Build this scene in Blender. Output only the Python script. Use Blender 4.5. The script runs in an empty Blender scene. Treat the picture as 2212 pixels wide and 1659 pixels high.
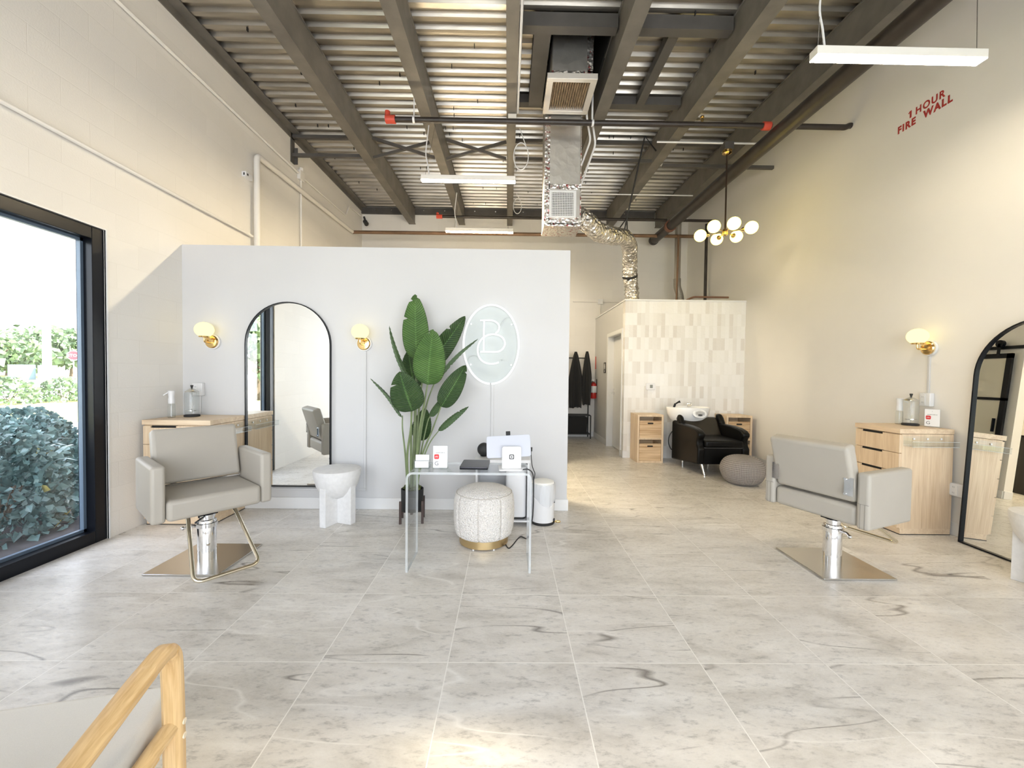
import bpy, bmesh, math, random
from math import sin, cos, pi, radians, sqrt, atan2, tan
from mathutils import Vector, Matrix
random.seed(7)
scene = bpy.context.scene
COL = scene.collection

# ------------------------------------------------------------------ materials
MATS = {}
def nodes(name):
    m = bpy.data.materials.new(name); m.use_nodes = True
    nt = m.node_tree; nt.nodes.clear()
    out = nt.nodes.new('ShaderNodeOutputMaterial')
    MATS[name] = m
    return m, nt, out
def N(nt, typ, **kw):
    n = nt.nodes.new(typ)
    for k, v in kw.items():
        if k.startswith('i_'):
            key = k[2:]
            key = int(key) if key.isdigit() else key.replace('_', ' ')
            n.inputs[key].default_value = v
        else: setattr(n, k, v)
    return n
def L(nt, a, b): nt.links.new(a, b)
def rgba(c): return (c[0], c[1], c[2], 1.0)
def ramp(nt, fac, stops):
    r = nt.nodes.new('ShaderNodeValToRGB'); L(nt, fac, r.inputs[0])
    e = r.color_ramp.elements
    while len(e) < len(stops): e.new(0.5)
    for k, (p, c) in enumerate(stops):
        e[k].position = p; e[k].color = rgba(c) if hasattr(c, '__len__') else (c, c, c, 1)
    return r
def objco(nt, scale=(1, 1, 1)):
    t = nt.nodes.new('ShaderNodeTexCoord'); mp = nt.nodes.new('ShaderNodeMapping')
    L(nt, t.outputs['Object'], mp.inputs[0]); mp.inputs['Scale'].default_value = scale
    return mp.outputs[0]
def mat(name, col, rough=.5, metal=0., spec=.5, var=None, bump=None, stretch=(1, 1, 1), coat=0, sheen=0, trans=0, emit=None):
    if name in MATS: return MATS[name]
    m, nt, out = nodes(name)
    p = N(nt, 'ShaderNodeBsdfPrincipled'); L(nt, p.outputs[0], out.inputs[0])
    p.inputs['Base Color'].default_value = rgba(col); p.inputs['Roughness'].default_value = rough
    p.inputs['Metallic'].default_value = metal; p.inputs['Specular IOR Level'].default_value = spec
    if coat: p.inputs['Coat Weight'].default_value = coat
    if sheen: p.inputs['Sheen Weight'].default_value = sheen
    if trans: p.inputs['Transmission Weight'].default_value = trans
    if emit: p.inputs['Emission Color'].default_value = rgba(emit[0]); p.inputs['Emission Strength'].default_value = emit[1]
    co = objco(nt, stretch)
    if var:
        n = N(nt, 'ShaderNodeTexNoise', i_Scale=var[0], i_Detail=5.0); L(nt, co, n.inputs['Vector'])
        a = var[1]
        r = ramp(nt, n.outputs[0], [(.3, [max(0, c*(1-a)) for c in col]), (.7, [min(1, c*(1+a)) for c in col])])
        L(nt, r.outputs[0], p.inputs['Base Color'])
    if bump:
        n = N(nt, 'ShaderNodeTexNoise', i_Scale=bump[0], i_Detail=4.0); L(nt, co, n.inputs['Vector'])
        b = N(nt, 'ShaderNodeBump', i_Strength=bump[1], i_Distance=bump[2]); L(nt, n.outputs[0], b.inputs['Height'])
        L(nt, b.outputs[0], p.inputs['Normal'])
    return m
def emis(name, col, s):
    m, nt, out = nodes(name)
    e = N(nt, 'ShaderNodeEmission', i_Color=rgba(col), i_Strength=s); L(nt, e.outputs[0], out.inputs[0]); return m
def clear(name, tint=(1, 1, 1), ior=1.45, frost=0., frostcol=(1, 1, 1), gl=1.0):
    m, nt, out = nodes(name)
    t = N(nt, 'ShaderNodeBsdfTransparent', i_Color=rgba(tint)); g = N(nt, 'ShaderNodeBsdfGlossy', i_Roughness=.02)
    lw = N(nt, 'ShaderNodeLayerWeight', i_Blend=.5); pw = N(nt, 'ShaderNodeMath', operation='POWER', i_1=4.0); L(nt, lw.outputs['Facing'], pw.inputs[0])
    f0 = ((ior-1)/(ior+1))**2; mu = N(nt, 'ShaderNodeMath', operation='MULTIPLY_ADD', i_1=(.85-f0)*gl, i_2=f0*gl); L(nt, pw.outputs[0], mu.inputs[0])
    mx = N(nt, 'ShaderNodeMixShader'); L(nt, mu.outputs[0], mx.inputs[0]); L(nt, t.outputs[0], mx.inputs[1]); L(nt, g.outputs[0], mx.inputs[2])
    last = mx
    if frost:
        d = N(nt, 'ShaderNodeBsdfDiffuse', i_Color=rgba(frostcol)); m2 = N(nt, 'ShaderNodeMixShader', i_0=frost)
        L(nt, mx.outputs[0], m2.inputs[1]); L(nt, d.outputs[0], m2.inputs[2]); last = m2
    L(nt, last.outputs[0], out.inputs[0]); return m
def wood(name, c0, c1, axis=2, scale=1.0, rough=.45):
    m, nt, out = nodes(name)
    p = N(nt, 'ShaderNodeBsdfPrincipled', i_Roughness=rough); L(nt, p.outputs[0], out.inputs[0])
    st = [14*scale]*3; st[axis] = 1.1*scale
    co = objco(nt, st)
    n = N(nt, 'ShaderNodeTexNoise', i_Scale=1.6, i_Detail=6.0, i_Distortion=.6); L(nt, co, n.inputs['Vector'])
    st2 = [70*scale]*3; st2[axis] = 2.0*scale
    co2 = objco(nt, st2)
    n2 = N(nt, 'ShaderNodeTexNoise', i_Scale=2.0, i_Detail=3.0); L(nt, co2, n2.inputs['Vector'])
    ad = N(nt, 'ShaderNodeMath', operation='MULTIPLY_ADD', i_1=.45); L(nt, n2.outputs[0], ad.inputs[0]); 
    sc = N(nt, 'ShaderNodeMath', operation='MULTIPLY', i_1=.6); L(nt, n.outputs[0], sc.inputs[0]); L(nt, sc.outputs[0], ad.inputs[2])
    r = ramp(nt, ad.outputs[0], [(.36, c0), (.66, c1)])
    L(nt, r.outputs[0], p.inputs['Base Color'])
    b = N(nt, 'ShaderNodeBump', i_Strength=.08, i_Distance=.002); L(nt, n2.outputs[0], b.inputs['Height']); L(nt, b.outputs[0], p.inputs['Normal'])
    return m

WALLC = (.80, .78, .745)
def block_wall(name, col):
    m, nt, out = nodes(name)
    p = N(nt, 'ShaderNodeBsdfPrincipled', i_Roughness=.55); L(nt, p.outputs[0], out.inputs[0])
    t = N(nt, 'ShaderNodeTexCoord'); s = N(nt, 'ShaderNodeSeparateXYZ'); L(nt, t.outputs['Object'], s.inputs[0])
    ad = N(nt, 'ShaderNodeMath', operation='ADD'); L(nt, s.outputs[0], ad.inputs[0]); L(nt, s.outputs[1], ad.inputs[1])
    c = N(nt, 'ShaderNodeCombineXYZ'); L(nt, ad.outputs[0], c.inputs[0]); L(nt, s.outputs[2], c.inputs[1])
    br = N(nt, 'ShaderNodeTexBrick', offset=.5, i_Scale=1.0, i_Mortar_Size=.004, i_Mortar_Smooth=.6, i_Brick_Width=.405, i_Row_Height=.203)
    br.inputs['Color1'].default_value = (1, 1, 1, 1); br.inputs['Color2'].default_value = (.97, .97, .97, 1); br.inputs['Mortar'].default_value = (.965, .965, .96, 1)
    L(nt, c.outputs[0], br.inputs['Vector'])
    n = N(nt, 'ShaderNodeTexNoise', i_Scale=1.3, i_Detail=6.0); L(nt, t.outputs['Object'], n.inputs['Vector'])
    r = ramp(nt, n.outputs[0], [(.3, [x*.96 for x in col]), (.7, col)])
    mx = N(nt, 'ShaderNodeMix', data_type='RGBA', blend_type='MULTIPLY'); mx.inputs[0].default_value = 1
    L(nt, r.outputs[0], mx.inputs[6]); L(nt, br.outputs['Color'], mx.inputs[7]); L(nt, mx.outputs[2], p.inputs['Base Color'])
    n2 = N(nt, 'ShaderNodeTexNoise', i_Scale=90.0, i_Detail=3.0); L(nt, t.outputs['Object'], n2.inputs['Vector'])
    b1 = N(nt, 'ShaderNodeBump', i_Strength=.35, i_Distance=.003); L(nt, n2.outputs[0], b1.inputs['Height'])
    b2 = N(nt, 'ShaderNodeBump', i_Strength=.3, i_Distance=.003, invert=True); L(nt, br.outputs['Fac'], b2.inputs['Height']); L(nt, b1.outputs[0], b2.inputs['Normal'])
    L(nt, b2.outputs[0], p.inputs['Normal'])
    return m
def tile_wall(name):
    m, nt, out = nodes(name)
    p = N(nt, 'ShaderNodeBsdfPrincipled', i_Roughness=.12); L(nt, p.outputs[0], out.inputs[0])
    t = N(nt, 'ShaderNodeTexCoord'); s = N(nt, 'ShaderNodeSeparateXYZ'); L(nt, t.outputs['Object'], s.inputs[0])
    c = N(nt, 'ShaderNodeCombineXYZ'); L(nt, s.outputs[0], c.inputs[0]); L(nt, s.outputs[2], c.inputs[1])
    br = N(nt, 'ShaderNodeTexBrick', offset=0.0, i_Scale=1.0, i_Mortar_Size=.0015, i_Mortar_Smooth=.1, i_Brick_Width=.0665, i_Row_Height=.2, i_Bias=0.0)
    br.inputs['Color1'].default_value = (0, 0, 0, 1); br.inputs['Color2'].default_value = (1, 1, 1, 1); br.inputs['Mortar'].default_value = (.62, .62, .62, 1)
    L(nt, c.outputs[0], br.inputs['Vector'])
    r = ramp(nt, br.outputs['Color'], [(0, (.68, .65, .605)), (.16, (.73, .71, .67)), (.5, (.80, .79, .76)), (1, (.83, .82, .80))])
    L(nt, r.outputs[0], p.inputs['Base Color'])
    n = N(nt, 'ShaderNodeTexNoise', i_Scale=26.0, i_Detail=2.0); L(nt, t.outputs['Object'], n.inputs['Vector'])
    b1 = N(nt, 'ShaderNodeBump', i_Strength=.28, i_Distance=.01); L(nt, n.outputs[0], b1.inputs['Height'])
    b2 = N(nt, 'ShaderNodeBump', i_Strength=.6, i_Distance=.002, invert=True); L(nt, br.outputs['Fac'], b2.inputs['Height']); L(nt, b1.outputs[0], b2.inputs['Normal'])
    L(nt, b2.outputs[0], p.inputs['Normal'])
    return m
def floor_mat():
    m, nt, out = nodes('stone_tile')
    p = N(nt, 'ShaderNodeBsdfPrincipled'); L(nt, p.outputs[0], out.inputs[0])
    t = N(nt, 'ShaderNodeTexCoord'); mp = N(nt, 'ShaderNodeMapping'); L(nt, t.outputs['Object'], mp.inputs[0])
    mp.inputs['Location'].default_value = (.2667+6, -2.5087+6, 0)
    br = N(nt, 'ShaderNodeTexBrick', offset=0.0, i_Scale=1.0, i_Mortar_Size=.0026, i_Mortar_Smooth=.2, i_Brick_Width=.6, i_Row_Height=.6)
    br.inputs['Color1'].default_value = (0, 0, 0, 1); br.inputs['Color2'].default_value = (1, 1, 1, 1); br.inputs['Mortar'].default_value = (.5, .5, .5, 1)
    L(nt, mp.outputs[0], br.inputs['Vector'])
    sc = N(nt, 'ShaderNodeVectorMath', operation='SCALE'); sc.inputs['Scale'].default_value = 7.0; L(nt, br.outputs['Color'], sc.inputs[0])
    ad = N(nt, 'ShaderNodeVectorMath', operation='ADD'); L(nt, t.outputs['Object'], ad.inputs[0]); L(nt, sc.outputs[0], ad.inputs[1])
    mr = N(nt, 'ShaderNodeMapping'); mr.inputs['Rotation'].default_value = (0, 0, radians(32)); mr.inputs['Scale'].default_value = (1.0, 2.6, 1); L(nt, ad.outputs[0], mr.inputs[0])
    n1 = N(nt, 'ShaderNodeTexNoise', i_Scale=2.2, i_Detail=9.0, i_Roughness=.62, i_Distortion=.5); L(nt, mr.outputs[0], n1.inputs['Vector'])
    n2 = N(nt, 'ShaderNodeTexNoise', i_Scale=15.0, i_Detail=10.0, i_Roughness=.75); L(nt, mr.outputs[0], n2.inputs['Vector'])
    r1 = ramp(nt, n1.outputs[0], [(.30, (.56, .525, .47)), (.50, (.73, .695, .64)), (.70, (.84, .81, .76))])
    r2 = ramp(nt, n2.outputs[0], [(.30, .56), (.46, .93), (.64, 1.06)])
    mx = N(nt, 'ShaderNodeMix', data_type='RGBA', blend_type='MULTIPLY'); mx.inputs[0].default_value = 1
    L(nt, r1.outputs[0], mx.inputs[6]); L(nt, r2.outputs[0], mx.inputs[7])
    # thin dark and light vein lines
    def vein(scale, dist, w, rot, seed):
        mv = N(nt, 'ShaderNodeMapping'); mv.inputs['Rotation'].default_value = (0, 0, rot); mv.inputs['Scale'].default_value = (.30, 2.0, 1); mv.inputs['Location'].default_value = (seed, seed*.7, 0)
        L(nt, ad.outputs[0], mv.inputs[0])
        nn = N(nt, 'ShaderNodeTexNoise', i_Scale=scale, i_Detail=3.0, i_Roughness=.5, i_Distortion=dist); L(nt, mv.outputs[0], nn.inputs['Vector'])
        a = N(nt, 'ShaderNodeMath', operation='SUBTRACT', i_1=.5); L(nt, nn.outputs[0], a.inputs[0])
        b = N(nt, 'ShaderNodeMath', operation='ABSOLUTE'); L(nt, a.outputs[0], b.inputs[0])
        nb = N(nt, 'ShaderNodeTexNoise', i_Scale=2.0); L(nt, ad.outputs[0], nb.inputs['Vector'])
        th = ramp(nt, nb.outputs[0], [(.42, 0.0), (.54, 1.0)])
        r = ramp(nt, b.outputs[0], [(0.0, 1.0), (w, 0.0)])
        ml = N(nt, 'ShaderNodeMath', operation='MULTIPLY'); L(nt, r.outputs[0], ml.inputs[0]); L(nt, th.outputs[0], ml.inputs[1])
        return ml.outputs[0]
    m1 = N(nt, 'ShaderNodeMix', data_type='RGBA'); L(nt, vein(.8, .12, .0026, radians(-38), 3.1), m1.inputs[0]); L(nt, mx.outputs[2], m1.inputs[6]); m1.inputs[7].default_value = (.26, .235, .21, 1)
    m2 = N(nt, 'ShaderNodeMix', data_type='RGBA'); L(nt, vein(.8, .15, .0045, radians(24), 9.4), m2.inputs[0]); L(nt, m1.outputs[2], m2.inputs[6]); m2.inputs[7].default_value = (.82, .79, .74, 1)
    mg = N(nt, 'ShaderNodeMix', data_type='RGBA'); L(nt, br.outputs['Fac'], mg.inputs[0]); L(nt, m2.outputs[2], mg.inputs[6]); mg.inputs[7].default_value = (.88, .85, .80, 1)
    L(nt, mg.outputs[2], p.inputs['Base Color'])
    rr = ramp(nt, n2.outputs[0], [(.3, .34), (.7, .24)]); L(nt, rr.outputs[0], p.inputs['Roughness'])
    b = N(nt, 'ShaderNodeBump', i_Strength=.12, i_Distance=.003); L(nt, n2.outputs[0], b.inputs['Height']); L(nt, b.outputs[0], p.inputs['Normal'])
    return m
def leaf_mat(name, c0, c1, rib):
    m, nt, out = nodes(name)
    p = N(nt, 'ShaderNodeBsdfPrincipled', i_Roughness=.42); L(nt, p.outputs[0], out.inputs[0])
    t = N(nt, 'ShaderNodeTexCoord'); s = N(nt, 'ShaderNodeSeparateXYZ'); L(nt, t.outputs['UV'], s.inputs[0])
    a = N(nt, 'ShaderNodeMath', operation='SUBTRACT', i_1=.5); L(nt, s.outputs[1], a.inputs[0])
    b = N(nt, 'ShaderNodeMath', operation='ABSOLUTE'); L(nt, a.outputs[0], b.inputs[0])
    w = N(nt, 'ShaderNodeMath', operation='MULTIPLY_ADD', i_1=-.22); L(nt, b.outputs[0], w.inputs[0]); L(nt, s.outputs[0], w.inputs[2])
    f = N(nt, 'ShaderNodeMath', operation='MULTIPLY', i_1=175.0); L(nt, w.outputs[0], f.inputs[0])
    sn = N(nt, 'ShaderNodeMath', operation='SINE'); L(nt, f.outputs[0], sn.inputs[0])
    mr = N(nt, 'ShaderNodeMapRange'); mr.inputs[1].default_value = -1; mr.inputs[2].default_value = 1; L(nt, sn.outputs[0], mr.inputs[0])
    n = N(nt, 'ShaderNodeTexNoise', i_Scale=9.0, i_Detail=3.0); L(nt, t.outputs['Object'], n.inputs['Vector'])
    c = ramp(nt, n.outputs[0], [(.3, c0), (.7, c1)])
    dk = N(nt, 'ShaderNodeMix', data_type='RGBA', blend_type='MULTIPLY'); dk.inputs[0].default_value = .55
    L(nt, c.outputs[0], dk.inputs[6]); L(nt, mr.outputs[0], dk.inputs[7])
    ed = ramp(nt, b.outputs[0], [(0.0, rib), (.022, rib), (.035, (1, 1, 1)), (.475, (1, 1, 1)), (.495, (.25, .25, .25))])
    e2 = N(nt, 'ShaderNodeMix', data_type='RGBA', blend_type='MULTIPLY'); e2.inputs[0].default_value = 1
    L(nt, dk.outputs[2], e2.inputs[6]); L(nt, ed.outputs[0], e2.inputs[7]); L(nt, e2.outputs[2], p.inputs['Base Color'])
    bp = N(nt, 'ShaderNodeBump', i_Strength=.9, i_Distance=.006); L(nt, mr.outputs[0], bp.inputs['Height']); L(nt, bp.outputs[0], p.inputs['Normal'])
    return m
def foil_mat(name, scale, strength, stretch=(1, 1, 1), col=(.78, .75, .70), rough=.28, red=False):
    m, nt, out = nodes(name)
    p = N(nt, 'ShaderNodeBsdfPrincipled', i_Roughness=rough, i_Metallic=.92); p.inputs['Base Color'].default_value = rgba(col); L(nt, p.outputs[0], out.inputs[0])
    co = objco(nt, stretch)
    v = N(nt, 'ShaderNodeTexVoronoi', i_Scale=scale); L(nt, co, v.inputs['Vector'])
    n = N(nt, 'ShaderNodeTexNoise', i_Scale=scale*.6, i_Detail=5.0, i_Distortion=1.0); L(nt, co, n.inputs['Vector'])
    mx = N(nt, 'ShaderNodeMath', operation='ADD'); L(nt, v.outputs['Distance'], mx.inputs[0]); L(nt, n.outputs[0], mx.inputs[1])
    b = N(nt, 'ShaderNodeBump', i_Strength=strength, i_Distance=.03); L(nt, mx.outputs[0], b.inputs['Height']); L(nt, b.outputs[0], p.inputs['Normal'])
    if red:
        n3 = N(nt, 'ShaderNodeTexNoise', i_Scale=26.0, i_Detail=2.0); L(nt, co, n3.inputs['Vector'])
        r = ramp(nt, n3.outputs[0], [(.56, col), (.66, (.42, .12, .12))]); L(nt, r.outputs[0], p.inputs['Base Color'])
    return m
def fabric(name, col, scale, strength, dist, rough=.9, voro=False, sheen=.3):
    m, nt, out = nodes(name)
    p = N(nt, 'ShaderNodeBsdfPrincipled', i_Roughness=rough); p.inputs['Sheen Weight'].default_value = sheen; L(nt, p.outputs[0], out.inputs[0])
    co = objco(nt)
    if voro:
        n = N(nt, 'ShaderNodeTexVoronoi', i_Scale=scale); o = n.outputs['Distance']
    else:
        n = N(nt, 'ShaderNodeTexNoise', i_Scale=scale, i_Detail=4.0); o = n.outputs[0]
    L(nt, co, n.inputs['Vector'])
    r = ramp(nt, o, [(.15, col), (.8, [c*.86 for c in col])]); L(nt, r.outputs[0], p.inputs['Base Color'])
    b = N(nt, 'ShaderNodeBump', i_Strength=strength, i_Distance=dist, invert=voro); L(nt, o, b.inputs['Height']); L(nt, b.outputs[0], p.inputs['Normal'])
    return m
def knit_mat():
    m, nt, out = nodes('grey_knit')
    p = N(nt, 'ShaderNodeBsdfPrincipled', i_Roughness=.95); L(nt, p.outputs[0], out.inputs[0])
    t = N(nt, 'ShaderNodeTexCoord'); s = N(nt, 'ShaderNodeSeparateXYZ'); L(nt, t.outputs['UV'], s.inputs[0])
    fu = N(nt, 'ShaderNodeMath', operation='MULTIPLY', i_1=2*pi*44); L(nt, s.outputs[0], fu.inputs[0])
    su = N(nt, 'ShaderNodeMath', operation='SINE'); L(nt, fu.outputs[0], su.inputs[0])
    ab = N(nt, 'ShaderNodeMath', operation='ABSOLUTE'); L(nt, su.outputs[0], ab.inputs[0])
    fv = N(nt, 'ShaderNodeMath', operation='MULTIPLY', i_1=2*pi*30); L(nt, s.outputs[1], fv.inputs[0])
    ph = N(nt, 'ShaderNodeMath', operation='MULTIPLY_ADD', i_1=1.6); L(nt, ab.outputs[0], ph.inputs[0]); L(nt, fv.outputs[0], ph.inputs[2])
    sv = N(nt, 'ShaderNodeMath', operation='SINE'); L(nt, ph.outputs[0], sv.inputs[0])
    h = N(nt, 'ShaderNodeMath', operation='MULTIPLY_ADD', i_1=.35); L(nt, sv.outputs[0], h.inputs[0]); L(nt, ab.outputs[0], h.inputs[2])
    r = ramp(nt, h.outputs[0], [(.0, (.17, .15, .14)), (.45, (.36, .325, .30)), (1.0, (.47, .43, .40))]); L(nt, r.outputs[0], p.inputs['Base Color'])
    b = N(nt, 'ShaderNodeBump', i_Strength=.8, i_Distance=.012); L(nt, h.outputs[0], b.inputs['Height']); L(nt, b.outputs[0], p.inputs['Normal'])
    return m

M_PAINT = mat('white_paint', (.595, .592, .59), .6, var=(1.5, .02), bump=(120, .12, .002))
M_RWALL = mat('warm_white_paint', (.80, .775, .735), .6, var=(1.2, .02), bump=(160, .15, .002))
M_TRIM = mat('white_trim', (.74, .74, .735), .35)
M_BLOCK = block_wall('painted_block', (.79, .765, .72))
M_TILE = tile_wall('glazed_tile')
M_FLOOR = floor_mat()
M_DECK = mat('galvanized_deck', (.42, .395, .35), .30, .88, var=(3, .32), stretch=(.35, 2, 1), bump=(14, .1, .01))
M_STEEL = mat('primed_steel', (.150, .138, .120), .55, .1, var=(5, .18), bump=(60, .1, .002))
M_STEELD = mat('dark_primed_steel', (.085, .079, .072), .55, .1, var=(5, .15))
M_PIPE = mat('black_iron_pipe', (.030, .023, .019), .42, .1, var=(6, .3))
M_COPPER = mat('brown_pipe', (.22, .13, .075), .4, .35, var=(4, .25))
M_RED = mat('red_enamel', (.55, .07, .04), .4)
M_CHROME = mat('chrome', (.86, .86, .87), .07, 1)
M_BRUSH = mat('brushed_steel', (.60, .585, .56), .24, 1, stretch=(1, 60, 1), bump=(12, .05, .001))
M_BRASS = mat('brass', (.78, .55, .24), .18, 1)
M_BRASSD = mat('satin_brass', (.62, .47, .25), .34, 1, stretch=(1, 1, 40), bump=(8, .05, .001))
M_CHAMP = mat('champagne_steel', (.82, .76, .62), .14, 1)
M_BLACK = mat('black_frame', (.004, .005, .008), .28, spec=.22)
M_BLACKM = mat('matte_black', (.018, .018, .018), .6)
M_LEATH = mat('grey_leather', (.415, .385, .335), .48, bump=(320, .12, .001), var=(4, .03))
M_BLKLEA = mat('black_leather', (.003, .003, .003), .36, spec=.2, bump=(140, .12, .002))
M_MIRROR = mat('mirror_glass', (.90, .92, .91), 0.0, 1)
M_GLASS = clear('window_glass', (.97, .975, .97), 1.45)
M_ACRYL = clear('clear_acrylic', (.965, .975, .98), 1.42, gl=.6)
M_ACRED = clear('acrylic_edge', (.92, .94, .95), 1.5, .35, (.90, .93, .94))
M_JAR = clear('jar_glass', (.90, .92, .92), 1.5, .04)
M_PLASTIC = mat('white_plastic', (.74, .74, .745), .3)
M_CARD = mat('white_card', (.78, .78, .775), .6)
M_INK = mat('dark_ink', (.03, .03, .03), .6)
M_REDINK = mat('red_ink', (.62, .035, .04), .5)
M_STENCIL = mat('red_stencil_paint', (.40, .035, .03), .6, var=(40, .15))
M_CER = mat('white_ceramic', (.86, .86, .85), .08, coat=.4)
M_PLASTER = mat('chalky_plaster', (.74, .735, .73), .8, var=(30, .05), bump=(200, .2, .002))
M_OAK = wood('light_oak', (.60, .43, .27), (.78, .62, .43), 2)
M_OAKX = wood('light_oak_board', (.62, .45, .29), (.80, .64, .45), 0)
M_CAMPH = wood('grained_drawer_oak', (.42, .24, .11), (.80, .61, .38), 0, .45)
M_ASH = wood('honey_ash', (.55, .33, .13), (.80, .57, .29), 1, 1.2, .3)
M_ASHZ = wood('honey_ash_upright', (.55, .33, .13), (.80, .57, .29), 2, 1.2, .3)
M_BOUCLE = fabric('cream_boucle', (.86, .82, .77), 95, .9, .012, voro=True)
M_CUSH = fabric('pale_linen', (.72, .72, .70), 600, .2, .001)
M_BLKCLOTH = fabric('black_cloth', (.014, .014, .014), 300, .3, .002, sheen=.1)
M_KNIT = knit_mat()
M_LEAF = leaf_mat('mid_leaf', (.075, .17, .035), (.12, .245, .055), (1.5, 1.4, 1.6))
M_LEAFD = leaf_mat('dark_leaf', (.035, .085, .022), (.06, .125, .032), (2.6, 2.4, 2.6))
M_LEAFP = leaf_mat('pale_leaf', (.12, .22, .09), (.17, .29, .12), (1.3, 1.3, 1.3))
M_STEM = mat('green_stem', (.17, .22, .10), .5, var=(10, .2))
M_MOSS = mat('moss', (.10, .12, .035), .95, var=(60, .5), bump=(80, 1, .02))
M_FOIL = foil_mat('crinkled_foil', 22, .9, (1, 1, 1), rough=.24)
M_DUCT = foil_mat('duct_foil', 10, .12, (1, 1, 1), (.66, .64, .60), .38)
M_TAPE = foil_mat('duct_tape_foil', 30, .35, (1, 1, 1), (.74, .71, .67), .3, red=True)
M_FILTER = mat('pleated_filter', (.42, .33, .22), .9, var=(20, .3))
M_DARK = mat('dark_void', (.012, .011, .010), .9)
M_LED = emis('led_diffuser', (1.0, .83, .56), 255)
M_LEDS = emis('led_diffuser_soft', (1.0, .86, .64), 44)
M_LEDB = emis('led_diffuser_far', (1.0, .82, .54), 140)
M_GLOBE = emis('opal_globe', (1.0, .82, .33), 1.15)
M_GLOBE2 = emis('opal_globe_chandelier', (1.0, .74, .12), 4.6)
M_NEON = emis('neon_tube', (.94, .99, 1.0), .78)
M_REDEXT = mat('extinguisher_red', (.50, .03, .025), .25)
M_FENCE = mat('pale_fence', (.62, .64, .64), .8, var=(6, .15))
M_BOX = mat('grey_utility_box', (.20, .27, .33), .6)
M_PAINTED_POST = mat('pale_post', (.70, .71, .70), .5)
M_GRASS = mat('lawn_grass', (.40, .42, .16), .9, var=(1.5, .35), bump=(30, .8, .05))
M_PATH = mat('pale_concrete', (.58, .58, .57), .8, var=(2, .08))
M_BUSH = mat('bush_leaf', (.12, .20, .20), .3, var=(6, .5))  # leaf colour paled and blued to carry the haze of the window glass
M_BUSHY = mat('yellow_leaf', (.50, .42, .14), .5)
M_TREE = mat('tree_leaf', (.17, .24, .13), .7, var=(.8, .6))
M_HEDGE = mat('hedge_leaf', (.22, .30, .18), .7, var=(1.2, .6))
M_BARK = mat('bark', (.16, .12, .09), .9)
M_ORANGE = mat('orange_hose', (.60, .28, .07), .5)

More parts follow.
